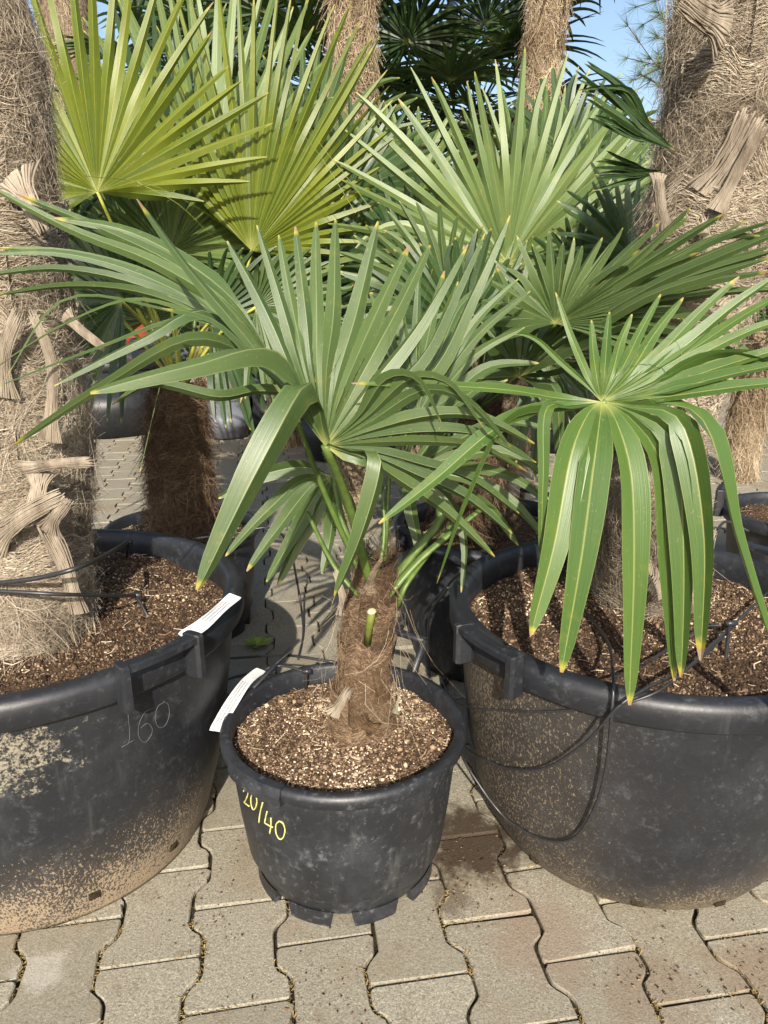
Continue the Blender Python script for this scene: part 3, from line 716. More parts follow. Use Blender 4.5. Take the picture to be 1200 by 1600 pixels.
def collar(tree, A, B, r0, r1, a0, span, seed, bark='bark', fib='fib_brown', n=1500, fr=.0025, thick=.00042, rw_=.002):
    A = np.array(A, float); B = np.array(B, float)
    rg = np.random.default_rng(seed); P = spline([A, B], 16); k = 40; th = np.linspace(a0, a0+span, k); u = np.linspace(0, 1, 16)
    rag = .62+.38*np.clip(vnoise(np.stack([th*1.6, th*0, th*0], 1), 1.5, seed, 4)+.4, 0, 1.3)
    V = []
    for i in range(16):
        uu = u[i]*rag; c = A+(B-A)*uu[:, None]; r = r0+(r1-r0)*uu+rw_*vnoise(np.stack([th*3, np.full(k, u[i]*4), th*0], 1), 1, seed, 3)
        V.append(c+np.stack([np.cos(th)*r, np.sin(th)*r, 0*th], 1))
    V = np.concatenate(V); F = [(i*k+j, i*k+j+1, (i+1)*k+j+1, (i+1)*k+j) for i in range(15) for j in range(k-1)]
    o = mk('sheath', V, F, M[bark], tree); sd = o.modifiers.new('t', 'SOLIDIFY'); sd.thickness = .0015
    # fibres lying on the sheath and fraying over its lip
    t = rg.uniform(a0, a0+span, n); s0 = rg.uniform(0, 1, n); q = 6; pts = np.zeros((n, q, 3)); dt = rg.choice([-1, 1], n)*rg.uniform(.2, .9, n); ds = rg.normal(0, .16, n)
    for m_ in range(q):
        f = m_/(q-1); tt = np.clip(t+dt*f, a0, a0+span); ss = np.clip(s0+ds*f, 0, 1.05); rgk = np.interp(tt, th, rag)*ss
        r = r0+(r1-r0)*rgk+fr+fr*1.6*rg.random(n)*f; pts[:, m_] = A+(B-A)*rgk[:, None]+np.stack([np.cos(tt)*r, np.sin(tt)*r, 0*tt], 1)
    Tn = unit(np.gradient(pts, axis=1)); A_ = unit(np.cross(Tn, rg.normal(0, 1, (n, 1, 3)))); B_ = np.cross(Tn, A_); th3 = np.array([0, 2.094, 4.189])
    VV = pts[:, :, None]+thick*(np.cos(th3)[None, None, :, None]*A_[:, :, None]+np.sin(th3)[None, None, :, None]*B_[:, :, None])
    idx = np.arange(n)[:, None, None]*q*3; qq = np.arange(q-1)[None, :, None]*3; j = np.arange(3)[None, None, :]
    FF = np.stack([idx+qq+j, idx+qq+(j+1) % 3, idx+qq+3+(j+1) % 3, idx+qq+3+j], -1).reshape(-1, 4)
    f_ = mk('fibre', VV.reshape(-1, 3), FF, M[fib], o, True, {'rnd': np.repeat(np.clip(rg.normal(.55, .25, n), 0, 1), q*3)}); f_['kind'] = 'stuff'
def sheaths(tree, P, rad, n, seed, bark, fib, L=.16, fl=.018, nf=1300, zr=(.03, .95)):
    rg = np.random.default_rng(seed); Ps = spline(P, 40); rr = np.interp(np.linspace(0, 1, 40), np.linspace(0, 1, len(rad)), rad); Lt = np.sum(np.linalg.norm(np.diff(Ps, axis=0), axis=1))
    for i in range(n):
        u = zr[0]+(zr[1]-zr[0])*(i+rg.uniform(-.2, .2))/n; k0 = int(np.clip(u*39, 0, 38)); k1 = int(np.clip((u+L/Lt)*39, 1, 39)); a0 = -np.pi/2+rg.uniform(-1.6, .2)
        collar(tree, Ps[k0], Ps[k1]+rg.normal(0, .006, 3), rr[k0]*1.0, rr[k1]*1.02+fl*rg.uniform(.5, 1.5), a0, rg.uniform(1.3, 2.6), seed*20+i, bark, fib, nf, .004, .0005, .006)
def stub(tree, A, B, w0, w1, name='cut_leaf_base', th=.4, mat=None, curve=None):
    """old leaf base: a channelled, grooved strap that flares at the trunk and ends in a split, frayed cut"""
    A = np.array(A, float); B = np.array(B, float); rg = np.random.default_rng(int(abs(A[0]*1e4)) % 1000); L = np.linalg.norm(B-A)
    m = 16; P = spline([A, (A+B)/2+rg.normal(0, .04, 3)*L*[1, 0, 1]+[0, -.04*L, 0], B], m)
    T = unit(np.gradient(P, axis=0)); s = unit(np.cross(T, np.array([0, 1., 0]))); N = np.cross(s, T); u = np.linspace(0, 1, m)
    w = (w0+(w1-w0)*u)*(1+.9*np.clip(1-u*3, 0, 1)**1.5)*(1+.12*vnoise(np.stack([u*4, u*0, u*0+A[0]*40], 1), 1, 4, 3))
    ns = 17; V = []; F = []; n0 = 0; tw = rg.normal(0, .5)
    for q in range(ns):
        x = (q/(ns-1)*2-1); end = rg.uniform(.90, 1.02) if rg.random() > .25 else rg.uniform(.78, .95); kk = 5; a = np.linspace(0, 2*np.pi, kk, endpoint=False)
        uu = u*end; r = w*(1.35/ns)*rg.uniform(.9, 1.2); lift = rg.uniform(0, .03)
        c = np.stack([np.interp(uu, u, P[:, d]) for d in range(3)], 1)
        off = x*w*(1+.05*rg.normal()); dep = -(th*.9*(x*x)-lift)*w
        ca, sa = math.cos(tw), math.sin(tw)
        C = c+s*(off*ca)[:, None]-N*(dep+off*sa*.3)[:, None]+s*(w*.10*vnoise(np.stack([u*5, u*0+q, u*0], 1), 1, 7, 2))[:, None]
        ring = C[:, None]+r[:, None, None]*(np.cos(a)[None, :, None]*s[:, None]*1.1+np.sin(a)[None, :, None]*N[:, None]*.6)
        ring[-1] = C[-1]+(ring[-1]-C[-1])*.55
        V.append(ring.reshape(-1, 3)); F += [(n0+i*kk+j, n0+i*kk+(j+1) % kk, n0+(i+1)*kk+(j+1) % kk, n0+(i+1)*kk+j) for i in range(m-1) for j in range(kk)]+[tuple(n0+(m-1)*kk+j for j in range(kk))]; n0 += m*kk
    return mk(name, np.concatenate(V), F, [mat or M['wood']], tree, True)
def trunk(tree, P, rad, nf, ln, thick, bark, fib, lift=.012, seed=1, modes=('wrap', 'down'), amp=.12, frac=.75, hang=.4, k=64, rows=90, ringh=.045):
    V, F = trunk_mesh(P, rad, seed, amp, k, rows, ringh); t = mk('trunk', V, F, bark, tree)
    Vs, Fs, Cs, nb = [], [], [], 0
    for mode, fr in zip(modes, (frac, 1-frac)):
        v, f, c = fibres(P, rad, int(nf*fr), ln, thick, lift, mode, seed+5, hang)
        Vs.append(v); Fs.append(f+nb); Cs.append(c); nb += len(v)
    o = mk('fibre', np.concatenate(Vs), np.concatenate(Fs), fib, t, True, {'rnd': np.concatenate(Cs)}); o['kind'] = 'stuff'
    return t

# ------------------------------------------------------------------ the middle palm
base = ptz(563, 1150, .262)
palmS = empty('palm_tree', base, 'young green palm with a short brown trunk in the middle pot', 'palm')
tp = [base-[0, 0, .02], pt(567, 1060, 1.185), pt(572, 985, 1.185), pt(583, 925, 1.185), pt(588, 880, 1.185)]
trunk(palmS, tp, [.052, .040, .034, .033, .026], 12000, .07, .0005, M['bark'], M['fib_brown'], .006, 11, ringh=.05)
mb = MB(); tube(mb, [pt(574, 1004, 1.142), pt(577, 978, 1.125), pt(581, 956, 1.108)], [.0105, .0098, .0092], 10, sq=.65)
mb.build('cut_leaf_stalk', simple('dull_leaf_stalk', (.07, .10, .015), (.15, .16, .03), 50, .6, .3, .001, .3), palmS)
mb = MB(); Pq = pt(581, 955.5, 1.1075); tube(mb, [Pq, Pq+[.0006, -.0006, .0012]], [.0092, .0080], 10, sq=.65); mb.build('cut_end', M['cut'], palmS)
stub(palmS, pt(598, 1100, 1.14), pt(585, 1045, 1.13), .012, .008, th=.5, mat=M['bark'])
stub(palmS, pt(585, 1145, 1.10), pt(560, 1118, 1.09), .009, .010, th=.4, mat=M['bark'])
stub(palmS, pt(520, 1120, 1.14), pt(548, 1075, 1.13), .010, .007, th=.4)
stub(palmS, pt(617, 1115, 1.16), pt(625, 1085, 1.15), .004, .002, th=.6)
stub(palmS, pt(540, 960, 1.17), pt(522, 890, 1.16), .012, .004, th=.3)
stub(palmS, pt(575, 930, 1.15), pt(598, 870, 1.13), .010, .003, th=.3, mat=M['bark_g'])
def axS(y): return np.array([np.interp(y, [880, 925, 985, 1060, 1150], [pt(588, 880, 1.185)[0], pt(583, 925, 1.185)[0], pt(572, 985, 1.185)[0], pt(567, 1060, 1.185)[0], base[0]]), 1.185 if y < 1100 else 1.175, pt(570, y, 1.185)[2]])
collar(palmS, axS(1168), axS(1085), .060, .055, -2.9, 3.3, 1); collar(palmS, axS(1130), axS(1050), .046, .055, -4.2, 2.2, 2)
collar(palmS, axS(1045), axS(975), .037, .049, -3.3, 4.2, 3); collar(palmS, axS(992), axS(915), .035, .047, -1.4, 3.0, 4); collar(palmS, axS(975), axS(915), .036, .049, -3.6, 1.6, 5)
v_, f_, c_ = fibres(tp, [.06, .052, .047, .044, .034], 110, .12, .0003, .035, 'down', 77, .8); w_ = mk('loose_fibre', v_, f_, M['fib_tan'], palmS, True, {'rnd': c_}); w_['kind'] = 'stuff'
H1 = (508, 697, 1.00)
def K(*a): return [tuple(x) for x in a]
keysA1 = [
    K((560, 712, 1.0), (592, 722, .97), (566, 830, .96), (528, 934, .97)),
    K((500, 660, .985), (476, 602, .94), (404, 725, .88), (306, 924, .84)),
    K((480, 640, .98), (425, 550, .92), (300, 572, .85), (143, 607, .80)),
    K((455, 620, .99), (395, 560, .97), (330, 500, .95), (250, 480, .92)),
    K((440, 600, 1.0), (370, 510, 1.0), (290, 410, 1.0), (218, 306, 1.0)),
    K((455, 580, 1.01), (420, 500, 1.03), (390, 440, 1.05), (358, 381, 1.07)),
    K((470, 580, 1.01), (440, 480, 1.04), (401, 359, 1.08)),
    K((478, 580, 1.01), (456, 480, 1.05), (430, 348, 1.09)),
    K((486, 580, 1.02), (474, 480, 1.05), (456, 337, 1.10)),
    K((495, 580, 1.02), (492, 480, 1.06), (485, 333, 1.12)),
    K((510, 580, 1.02), (522, 480, 1.06), (524, 332, 1.13)),
    K((524, 600, 1.02), (556, 490, 1.07), (588, 352, 1.13)),
    K((535, 610, 1.02), (585, 490, 1.07), (633, 373, 1.13)),
    K((548, 620, 1.02), (615, 500, 1.07), (672, 388, 1.11)),
    K((560, 630, 1.01), (640, 530, 1.04), (688, 450, 1.06), (725, 380, 1.08)),
    K((575, 640, 1.0), (662, 560, 1.0), (712, 460, 1.01), (756, 360, 1.04)),
    K((585, 650, .99), (680, 580, .97), (740, 460, .97), (796, 335, .99)),
]
o = keyfan(palmS, H1, keysA1, 0, M['leaf'], [34, 58, 46, 30, 38, 30, 27, 26, 27, 30, 31, 32, 31, 30, 30, 30, 32], [(583, 930, 1.17), (545, 790, 1.08)], .012, seed=4, join=.46, fold=.5, twist=.12, m=20, sr=(.0085, .0065),
    extra=[(K((518, 640, .98), (524, 575, .95), (533, 553, .93), (515, 590, .91)), 34), (K((565, 540, 1.05), (572, 500, 1.07), (566, 473, 1.08)), 22), (K((600, 560, 1.02), (606, 500, 1.03), (600, 450, 1.04)), 26), (K((640, 580, 1.03), (655, 500, 1.05), (676, 420, 1.06)), 28)])
# lower right half of the same leaf, folding over towards the camera
keysA1b = [
    K((560, 650, .98), (600, 592, .95), (650, 590, .93), (688, 652, .92)),
    K((575, 660, .98), (650, 615, .95), (715, 630, .93), (778, 696, .92)),
    K((580, 672, .98), (660, 650, .96), (740, 650, .95), (830, 690, .95)),
    K((590, 690, .99), (680, 690, .98), (760, 700, .98), (840, 740, .98)),
    K((590, 705, 1.0), (670, 725, 1.01), (750, 750, 1.02), (830, 805, 1.03)),
    K((570, 715, 1.0), (620, 745, 1.02), (690, 790, 1.04), (760, 850, 1.05)),
]
keyfan(palmS, (510, 697, 1.001), keysA1b, [2, 1, 2, 1, 2], M['leaf'], 26, None, .012, seed=14, join=.5, fold=.5, twist=.12, m=20)
# left leaf, long blades reaching over the big tub
H2 = (452, 612, 1.12)
keysA2 = [
    K((400, 610, 1.10), (340, 620, 1.06), (240, 600, 1.03), (175, 628, 1.0)),
    K((395, 560, 1.08), (300, 530, 1.0), (160, 600, .95), (6, 690, .92)),
    K((395, 545, 1.08), (320, 490, 1.02), (230, 530, .97), (92, 590, .94)),
    K((390, 540, 1.1), (300, 500, 1.05), (160, 550, 1.0), (10, 612, .98)),
    K((380, 530, 1.1), (240, 480, 1.1), (100, 468, 1.06), (10, 590, 1.02)),
    K((380, 530, 1.12), (240, 465, 1.15), (100, 455, 1.14), (-10, 462, 1.12)),
    K((370, 520, 1.12), (230, 450, 1.16), (90, 420, 1.16), (-50, 430, 1.15)),
    K((370, 510, 1.12), (240, 430, 1.17), (110, 380, 1.2), (-30, 350, 1.2)),
    K((375, 500, 1.12), (260, 420, 1.17), (140, 370, 1.2), (20, 305, 1.2)),
    K((380, 490, 1.12), (300, 420, 1.17), (190, 360, 1.2), (66, 328, 1.2)),
]
keyfan(palmS, H2, keysA2, [1,1,1,1,1,2,2,1,2], M['leaf'], [20, 26, 28, 24, 22, 20, 20, 20, 22, 28], [(575, 920, 1.19), (520, 800, 1.17), (480, 700, 1.14)], .022, seed=21, join=.30, fold=.4, twist=.25, m=20,
       extra=[(K((370, 540, 1.1), (300, 500, 1.12), (262, 560, 1.1), (218, 738, 1.08)), 18)])
# leaves hanging behind
keyfan(palmS, (520, 745, 1.32), [K((470, 730, 1.33), (400, 745, 1.32), (335, 778, 1.3)), K((470, 750, 1.33), (420, 790, 1.3), (336, 862, 1.27)), K((485, 760, 1.32), (430, 830, 1.29), (388, 885, 1.26)),
    K((495, 770, 1.32), (455, 840, 1.28), (415, 905, 1.26)), K((505, 780, 1.32), (470, 840, 1.3), (440, 908, 1.28)), K((520, 790, 1.32), (515, 850, 1.32), (505, 900, 1.3)), K((545, 780, 1.3), (560, 830, 1.28), (565, 900, 1.26))],
    0, M['leaf'], 24, [(572, 905, 1.2), (540, 830, 1.27)], .02, seed=31, join=.3, fold=.4)
keyfan(palmS, (640, 735, 1.30), [K((640, 790, 1.3), (650, 850, 1.28), (652, 890, 1.25)), K((700, 780, 1.28), (735, 840, 1.25), (745, 893, 1.22)), K((700, 760, 1.28), (770, 800, 1.25), (820, 868, 1.22)), K((720, 745, 1.28), (790, 780, 1.25), (850, 850, 1.22)),
    K((720, 730, 1.3), (800, 745, 1.28), (870, 795, 1.25)), K((720, 710, 1.3), (800, 700, 1.3), (880, 735, 1.3)), K((710, 690, 1.32), (780, 660, 1.35), (860, 670, 1.35)), K((690, 670, 1.33), (740, 620, 1.38), (800, 590, 1.4))],
    8, M['leaf'], 20, [(600, 925, 1.19), (650, 860, 1.24), (690, 800, 1.28)], .02, seed=35, join=.3, fold=.4, sr=(.010, .008))
keyfan(palmS, (650, 655, 1.25), [K((700, 640, 1.25), (760, 600, 1.27), (830, 610, 1.25)), K((690, 600, 1.27), (750, 530, 1.3), (830, 470, 1.32)), K((680, 590, 1.27), (720, 500, 1.32), (770, 420, 1.36)), K((660, 580, 1.27), (680, 500, 1.32), (700, 430, 1.36)), K((640, 590, 1.27), (620, 520, 1.32), (600, 440, 1.36)), K((620, 610, 1.27), (570, 560, 1.3), (520, 500, 1.33))],
    14, M['leaf'], 19, [(597, 915, 1.2), (605, 800, 1.22), (612, 725, 1.24)], .02, seed=36, join=.35, fold=.4)
for P, r in (([(606, 930, 1.17), (660, 870, 1.2), (752, 795, 1.25)], .008), ([(622, 945, 1.17), (640, 905, 1.18), (720, 800, 1.3)], .007), ([(590, 900, 1.16), (600, 840, 1.18), (598, 760, 1.22)], .006), ([(560, 930, 1.16), (520, 880, 1.18), (480, 800, 1.25)], .0055)):
    mb = MB(); tube(mb, spline([pt(*p) for p in P], 14), np.linspace(r*1.2, r*.8, 14), 7, sq=.6); mb.build('leaf_stalk', M['stalk'], palmS)

# ------------------------------------------------------------------ right foreground palm (tall shaggy trunk in the right tub)
palmR = empty('palm_tree', ptz(1015, 925, .44), 'old palm with a thick pale shaggy trunk rising from the right tub', 'palm')
tpR = [ptz(1012, 935, .42), pt(1012, 800, 1.33), pt(1028, 600, 1.36), pt(1106, 380, 1.4), pt(1160, 170, 1.42), pt(1192, -60, 1.44)]
trunk(palmR, tpR, [.090, .076, .070, .098, .112, .118], 60000, .11, .00042, M['bark_g'], M['fib_grey'], .011, 21, frac=.93, ringh=.11)
sheaths(palmR, tpR, [.090, .078, .075, .098, .112, .118], 15, 3, 'bark_g', 'fib_grey')
for A, B, w0, w1, cv in (((1010, 640, 1.30), (1040, 905, 1.24), .018, .020, None), ((1040, 905, 1.245), (1015, 930, 1.22), .03, .02, None), ((1100, 305, 1.30), (1185, 175, 1.27), .016, .026, None), ((1120, 330, 1.27), (1195, 190, 1.25), .010, .012, None),
        ((1140, 45, 1.28), (1065, -10, 1.22), .022, .018, None), ((1030, 270, 1.31), (1036, 330, 1.30), .009, .008, None), ((1042, 360, 1.30), (1030, 275, 1.28), .010, .008, None), ((1105, 470, 1.30), (1094, 335, 1.27), .008, .009, None), ((1135, 480, 1.29), (1190, 350, 1.28), .009, .005, None)):
    stub(palmR, pt(*A), pt(*B), w0, w1, th=.35, curve=cv)
keysB = [
    K((880, 622, 1.04), (800, 610, 1.0), (690, 604, .97), (566, 600, .95)),
    K((880, 635, 1.03), (790, 660, .97), (690, 740, .92), (599, 808, .88)),
    K((890, 640, 1.02), (800, 655, .97), (742, 770, .93), (700, 902, .90)),
    K((890, 632, 1.02), (852, 640, .98), (848, 740, .96), (843, 880, .95)),
    K((920, 645, 1.02), (895, 710, .98), (868, 850, .94), (829, 985, .92)),
    K((938, 652, 1.02), (928, 730, .97), (907, 880, .93), (875, 1055, .91)),
    K((960, 650, 1.02), (985, 730, .97), (986, 880, .93), (973, 1058, .91)),
    K((980, 648, 1.02), (1030, 720, .99), (1040, 880, .97), (1054, 1044, .96)),
    K((985, 636, 1.02), (1060, 660, .97), (1092, 830, .93), (1086, 1030, .91)),
    K((1000, 632, 1.02), (1100, 650, .96), (1150, 830, .92), (1176, 1072, .89)),
    K((1010, 622, 1.02), (1100, 610, .98), (1180, 600, .95), (1270, 592, .92)),
    K((1010, 612, 1.03), (1100, 580, 1.0), (1180, 555, .97), (1260, 535, .95)),
    K((1010, 600, 1.03), (1100, 550, 1.02), (1180, 510, 1.0), (1260, 480, .98)),
    K((1000, 590, 1.04), (1080, 530, 1.05), (1150, 470, 1.05), (1230, 410, 1.05)),
    K((985, 580, 1.05), (1020, 525, 1.08), (1062, 472, 1.10)),
    K((970, 580, 1.05), (1000, 520, 1.08), (1030, 468, 1.10)),
    K((958, 580, 1.05), (970, 535, 1.08), (988, 490, 1.10)),
    K((945, 580, 1.05), (948, 535, 1.08), (952, 488, 1.10)),
    K((932, 585, 1.05), (925, 540, 1.08), (921, 498, 1.10)),
    K((920, 590, 1.05), (895, 530, 1.08), (872, 460, 1.10)),
    K((915, 600, 1.05), (860, 550, 1.06), (785, 470, 1.07)),
]
keyfan(palmR, (940, 628, 1.045), keysB, [1]*7+[2,1,1]+[2,3,2,2,1,1,1,1,1,1], M['leaf_b'], [16, 32, 26, 22, 52, 52, 50, 36, 52, 56, 34, 28, 26, 26, 22, 19, 17, 17, 17, 12, 9], [(1065, 760, 1.30), (1010, 690, 1.2)], .010, seed=44, join=.24, fold=.38, twist=.15, m=22,
    extra=[(K((965, 600, 1.03), (1000, 545, 1.0), (1050, 530, .98), (1068, 560, .98)), 12)], sr=(.011, .008))
# broken folded leaf at the trunk's upper left
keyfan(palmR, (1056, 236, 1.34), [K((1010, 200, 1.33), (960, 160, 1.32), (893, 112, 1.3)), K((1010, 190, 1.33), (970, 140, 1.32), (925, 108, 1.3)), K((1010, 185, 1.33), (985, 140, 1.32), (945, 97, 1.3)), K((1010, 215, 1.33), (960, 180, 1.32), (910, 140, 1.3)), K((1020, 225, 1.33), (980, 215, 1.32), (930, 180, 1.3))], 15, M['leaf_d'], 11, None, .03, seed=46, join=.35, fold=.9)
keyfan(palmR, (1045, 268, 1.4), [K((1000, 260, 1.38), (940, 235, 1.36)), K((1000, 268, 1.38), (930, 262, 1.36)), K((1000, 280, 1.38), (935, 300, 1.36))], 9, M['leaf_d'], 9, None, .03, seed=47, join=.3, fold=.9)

# ------------------------------------------------------------------ left foreground palm
palmL = empty('palm_tree', ptz(40, 1010, .45), 'old palm with a thick grey hairy trunk rising from the left tub', 'palm')
tpL = [ptz(35, 1010, .43), pt(35, 880, 1.30), pt(30, 720, 1.32), pt(5, 520, 1.33), pt(-22, 330, 1.35), pt(-40, 120, 1.37), pt(-85, -60, 1.38)]
trunk(palmL, tpL, [.105, .100, .108, .105, .10, .10, .085], 60000, .10, .00042, M['bark_g'], M['fib_grey'], .010, 31, frac=.92, ringh=.10)
sheaths(palmL, tpL, [.105, .100, .108, .105, .10, .10, .085], 15, 4, 'bark_g', 'fib_grey')
for A, B, w0, w1 in (((120, 960, 1.20), (70, 820, 1.18), .010, .016), ((70, 830, 1.18), (108, 778, 1.16), .016, .011), ((-20, 850, 1.18), (98, 775, 1.16), .020, .012), ((30, 735, 1.2), (150, 722, 1.16), .010, .010), ((75, 690, 1.2), (45, 480, 1.19), .010, .008),
        ((0, 620, 1.2), (30, 480, 1.19), .014, .010), ((20, 270, 1.23), (68, 365, 1.2), .022, .010), ((60, 740, 1.19), (48, 800, 1.17), .014, .012), ((100, 490, 1.24), (165, 545, 1.22), .008, .007)):
    stub(palmL, pt(*A), pt(*B), w0, w1, th=.35)

# ------------------------------------------------------------------ back left palm (yellow-green leaves)
palmF = empty('palm_tree', (BLP[0], BLP[1], .30), 'palm with a dark brown furry trunk and big sunlit yellow-green fans at left', 'palm')
tpF = [(BLP[0], BLP[1], .28), pt(283, 760, 2.2), pt(275, 680, 2.2), pt(280, 600, 2.2)]
trunk(palmF, tpF, [.072, .076, .072, .06], 12000, .09, .0008, M['bark'], M['fib_brown'], .018, 41, frac=.6, ringh=.07)
sheaths(palmF, tpF, [.072, .076, .072, .06], 9, 6, 'bark', 'fib_brown', .09, .02, 500)
def sp_(hub, *m): return [(280, 600, 2.2)]+list(m)
A_ = [(205, 110), (199, 140), (193, 150), (187, 160), (181, 165), (175, 170), (169, 180), (163, 190), (157, 200), (151, 215), (145, 230), (139, 260), (133, 300), (127, 330), (121, 370), (115, 400), (109, 430), (103, 430), (97, 430), (91, 430), (85, 420), (79, 410), (73, 380), (67, 370), (60, 340), (53, 312), (45, 290), (37, 285), (30, 290), (22, 282), (14, 276), (6, 240), (-2, 170)]
keyfan(palmF, (152, 300, 2.0), [(a, L, .18*math.sin(R(max(a, 0))), 12 if a < 16 or a > 175 else 0) for a, L in A_], 0, M['leaf_y'], 17, [(280, 600, 2.2), (215, 440, 2.12)], .012, seed=51, join=.33, fold=.75, twist=.3, twm=.55, smat=M['stalk_y'])
A_ = [(133, 200), (128, 240), (123, 300), (118, 350), (113, 390), (108, 420), (103, 430), (98, 430), (93, 430), (89, 430), (85, 425), (81, 420), (77, 415), (73, 410), (69, 405), (65, 395), (61, 385), (57, 378), (53, 360), (50, 335), (46, 315), (42, 300), (38, 285), (33, 250), (28, 230), (22, 215), (15, 205), (8, 190), (0, 170), (-8, 130)]
keyfan(palmF, (393, 392, 2.12), [(a, L, .15*math.sin(R(max(a, 0))), 12 if a < 16 or a > 175 else 0) for a, L in A_], 0, M['leaf_y'], 14, [(290, 600, 2.2), (370, 470, 2.15)], .012, seed=52, join=.36, fold=.75, twist=.3, twm=.55, smat=M['stalk_y'],
    extra=[(K((430, 300, 2.08), (448, 205, 2.0), (490, 230, 1.95), (556, 333, 1.92)), 15), (K((440, 300, 2.08), (470, 205, 2.0), (520, 250, 1.95), (582, 330, 1.92)), 15), (K((340, 345, 1.98), (240, 290, 1.9), (132, 275, 1.88)), 16), (K((340, 375, 1.98), (280, 320, 1.92), (215, 285, 1.9)), 14)])
keyfan(palmF, (330, 340, 2.35), [(150, 240, .1, 0), (128, 330, .12, 0), (112, 400, .15, 0), (100, 430, .2, 0), (88, 430, .2, 0), (76, 410, .2, 0), (64, 380, .15, 0), (50, 300, .1, 0)], 20, M['leaf_p'], 17, [(290, 600, 2.2), (310, 470, 2.3)], .02, seed=53, join=.42, fold=.6)
keyfan(palmF, (266, 396, 2.25), [(190, 120, -.05, 20), (165, 150, 0, 0), (140, 160, 0, 0), (115, 160, 0, 0), (90, 150, 0, 0), (65, 160, 0, 0), (40, 170, 0, 0), (15, 160, 0, 10), (-10, 140, -.05, 20)], 34, M['leaf_p'], 13, [(280, 590, 2.2), (268, 480, 2.22)], .02, seed=54, join=.5, fold=.6, smat=M['stalk_y'])
for i, (hx, hy, hY, ang, L) in enumerate([(250, 230, 2.7, 90, 240), (480, 260, 2.8, 75, 230), (545, 300, 2.6, 60, 170), (110, 330, 2.6, 120, 220), (400, 480, 2.0, 10, 150), (190, 470, 2.0, 170, 200), (330, 500, 2.1, 20, 170), (230, 500, 2.35, 110, 190), (420, 470, 2.3, 40, 200), (90, 420, 2.3, 150, 200), (200, 400, 2.5, 100, 230), (350, 450, 2.5, 80, 220), (440, 420, 2.6, 60, 200)]):
    keyfan(palmF, (hx, hy, hY), [(ang+100, L*.7, -.1, 50), (ang+60, L*.9, -.05, 30), (ang+25, L, 0, 10), (ang-10, L, .05, 5), (ang-45, L, 0, 15), (ang-80, L*.85, -.05, 35), (ang-110, L*.7, -.1, 50)], 26, [M['leaf_d'], M['leaf'], M['leaf_d']][i % 3], 15, [(282, 610, 2.2), ((hx+282)/2, (hy+600)/2-15, (hY+2.2)/2)], .03, seed=60+i, join=.45, fold=.6, smat=M['stalk_y'])

# ------------------------------------------------------------------ back centre palm (big pale fan)
palmC = empty('palm_tree', (.30, 2.02, .36), 'palm behind the middle pot spreading one big pale green fan', 'palm')
tpC = [(.27, 2.02, .34), pt(735, 780, 2.02), pt(740, 700, 2.03), pt(745, 620, 2.05)]
trunk(palmC, tpC, [.085, .08, .075, .06], 6000, .09, .0006, M['bark'], M['fib_brown'], .02, 61, frac=.6, ringh=.06)
keyfan(palmC, (793, 412, 2.1), [(200, 160, -.1, 10), (188, 230, -.08, 0), (176, 280, -.05, 0), (166, 300, 0, 0), (155, 310, .05, 0), (143, 325, .1, 0), (131, 335, .12, 0), (119, 335, .15, 0), (107, 330, .15, 0), (95, 320, .15, 0), (83, 325, .15, 0), (72, 335, .15, 0), (60, 330, .1, 0), (49, 320, .1, 0), (38, 300, .05, 0), (26, 260, 0, 0), (14, 230, 0, 5), (0, 190, -.05, 10), (-15, 140, -.1, 15)], 36, M['leaf_p'], 17, [(745, 620, 2.05), (775, 500, 2.08)], .02, seed=71, join=.30, fold=.75, twist=.35, twm=-.5, lj=.06)
keyfan(palmC, (830, 400, 2.25), [(130, 220, .1, 0), (110, 260, .12, 0), (92, 280, .15, 0), (76, 285, .15, 0), (62, 290, .1, 0), (48, 290, .1, 0), (34, 270, .05, 0), (20, 250, 0, 0), (5, 220, 0, 10)], 26, M['leaf_p'], 15, [(748, 620, 2.05), (800, 500, 2.15)], .025, seed=72, join=.3, fold=.75, twist=.35, twm=-.5, lj=.06)
keyfan(palmC, (812, 588, 1.55), [K((760, 590, 1.5), (700, 600, 1.47), (650, 640, 1.45)), K((770, 540, 1.5), (740, 500, 1.45), (690, 562, 1.42)), K((780, 540, 1.55), (720, 480, 1.55), (660, 500, 1.52)), K((795, 510, 1.55), (790, 460, 1.55), (768, 414, 1.55)),
    K((815, 520, 1.56), (820, 460, 1.58), (823, 408, 1.6)), K((830, 520, 1.56), (845, 460, 1.58), (862, 411, 1.6)), K((840, 530, 1.56), (865, 480, 1.58), (893, 415, 1.6)), K((850, 530, 1.46), (920, 450, 1.36), (1010, 395, 1.26)),
    K((860, 535, 1.45), (980, 440, 1.3), (1100, 375, 1.18)), K((870, 540, 1.44), (1000, 450, 1.26), (1110, 385, 1.15), (1205, 325, 1.08)), K((870, 550, 1.44), (1000, 465, 1.25), (1110, 420, 1.15), (1200, 385, 1.08)), K((870, 565, 1.43), (980, 510, 1.28), (1060, 500, 1.2), (1150, 560, 1.15)),
    K((860, 585, 1.52), (920, 570, 1.48), (980, 600, 1.45), (1010, 680, 1.42)), K((845, 600, 1.52), (868, 610, 1.48), (872, 680, 1.46), (868, 760, 1.45))], 0, M['leaf'], 22, [(748, 640, 2.0), (790, 610, 1.75)], .014, seed=73, join=.35, fold=.5, twist=.2, m=18)
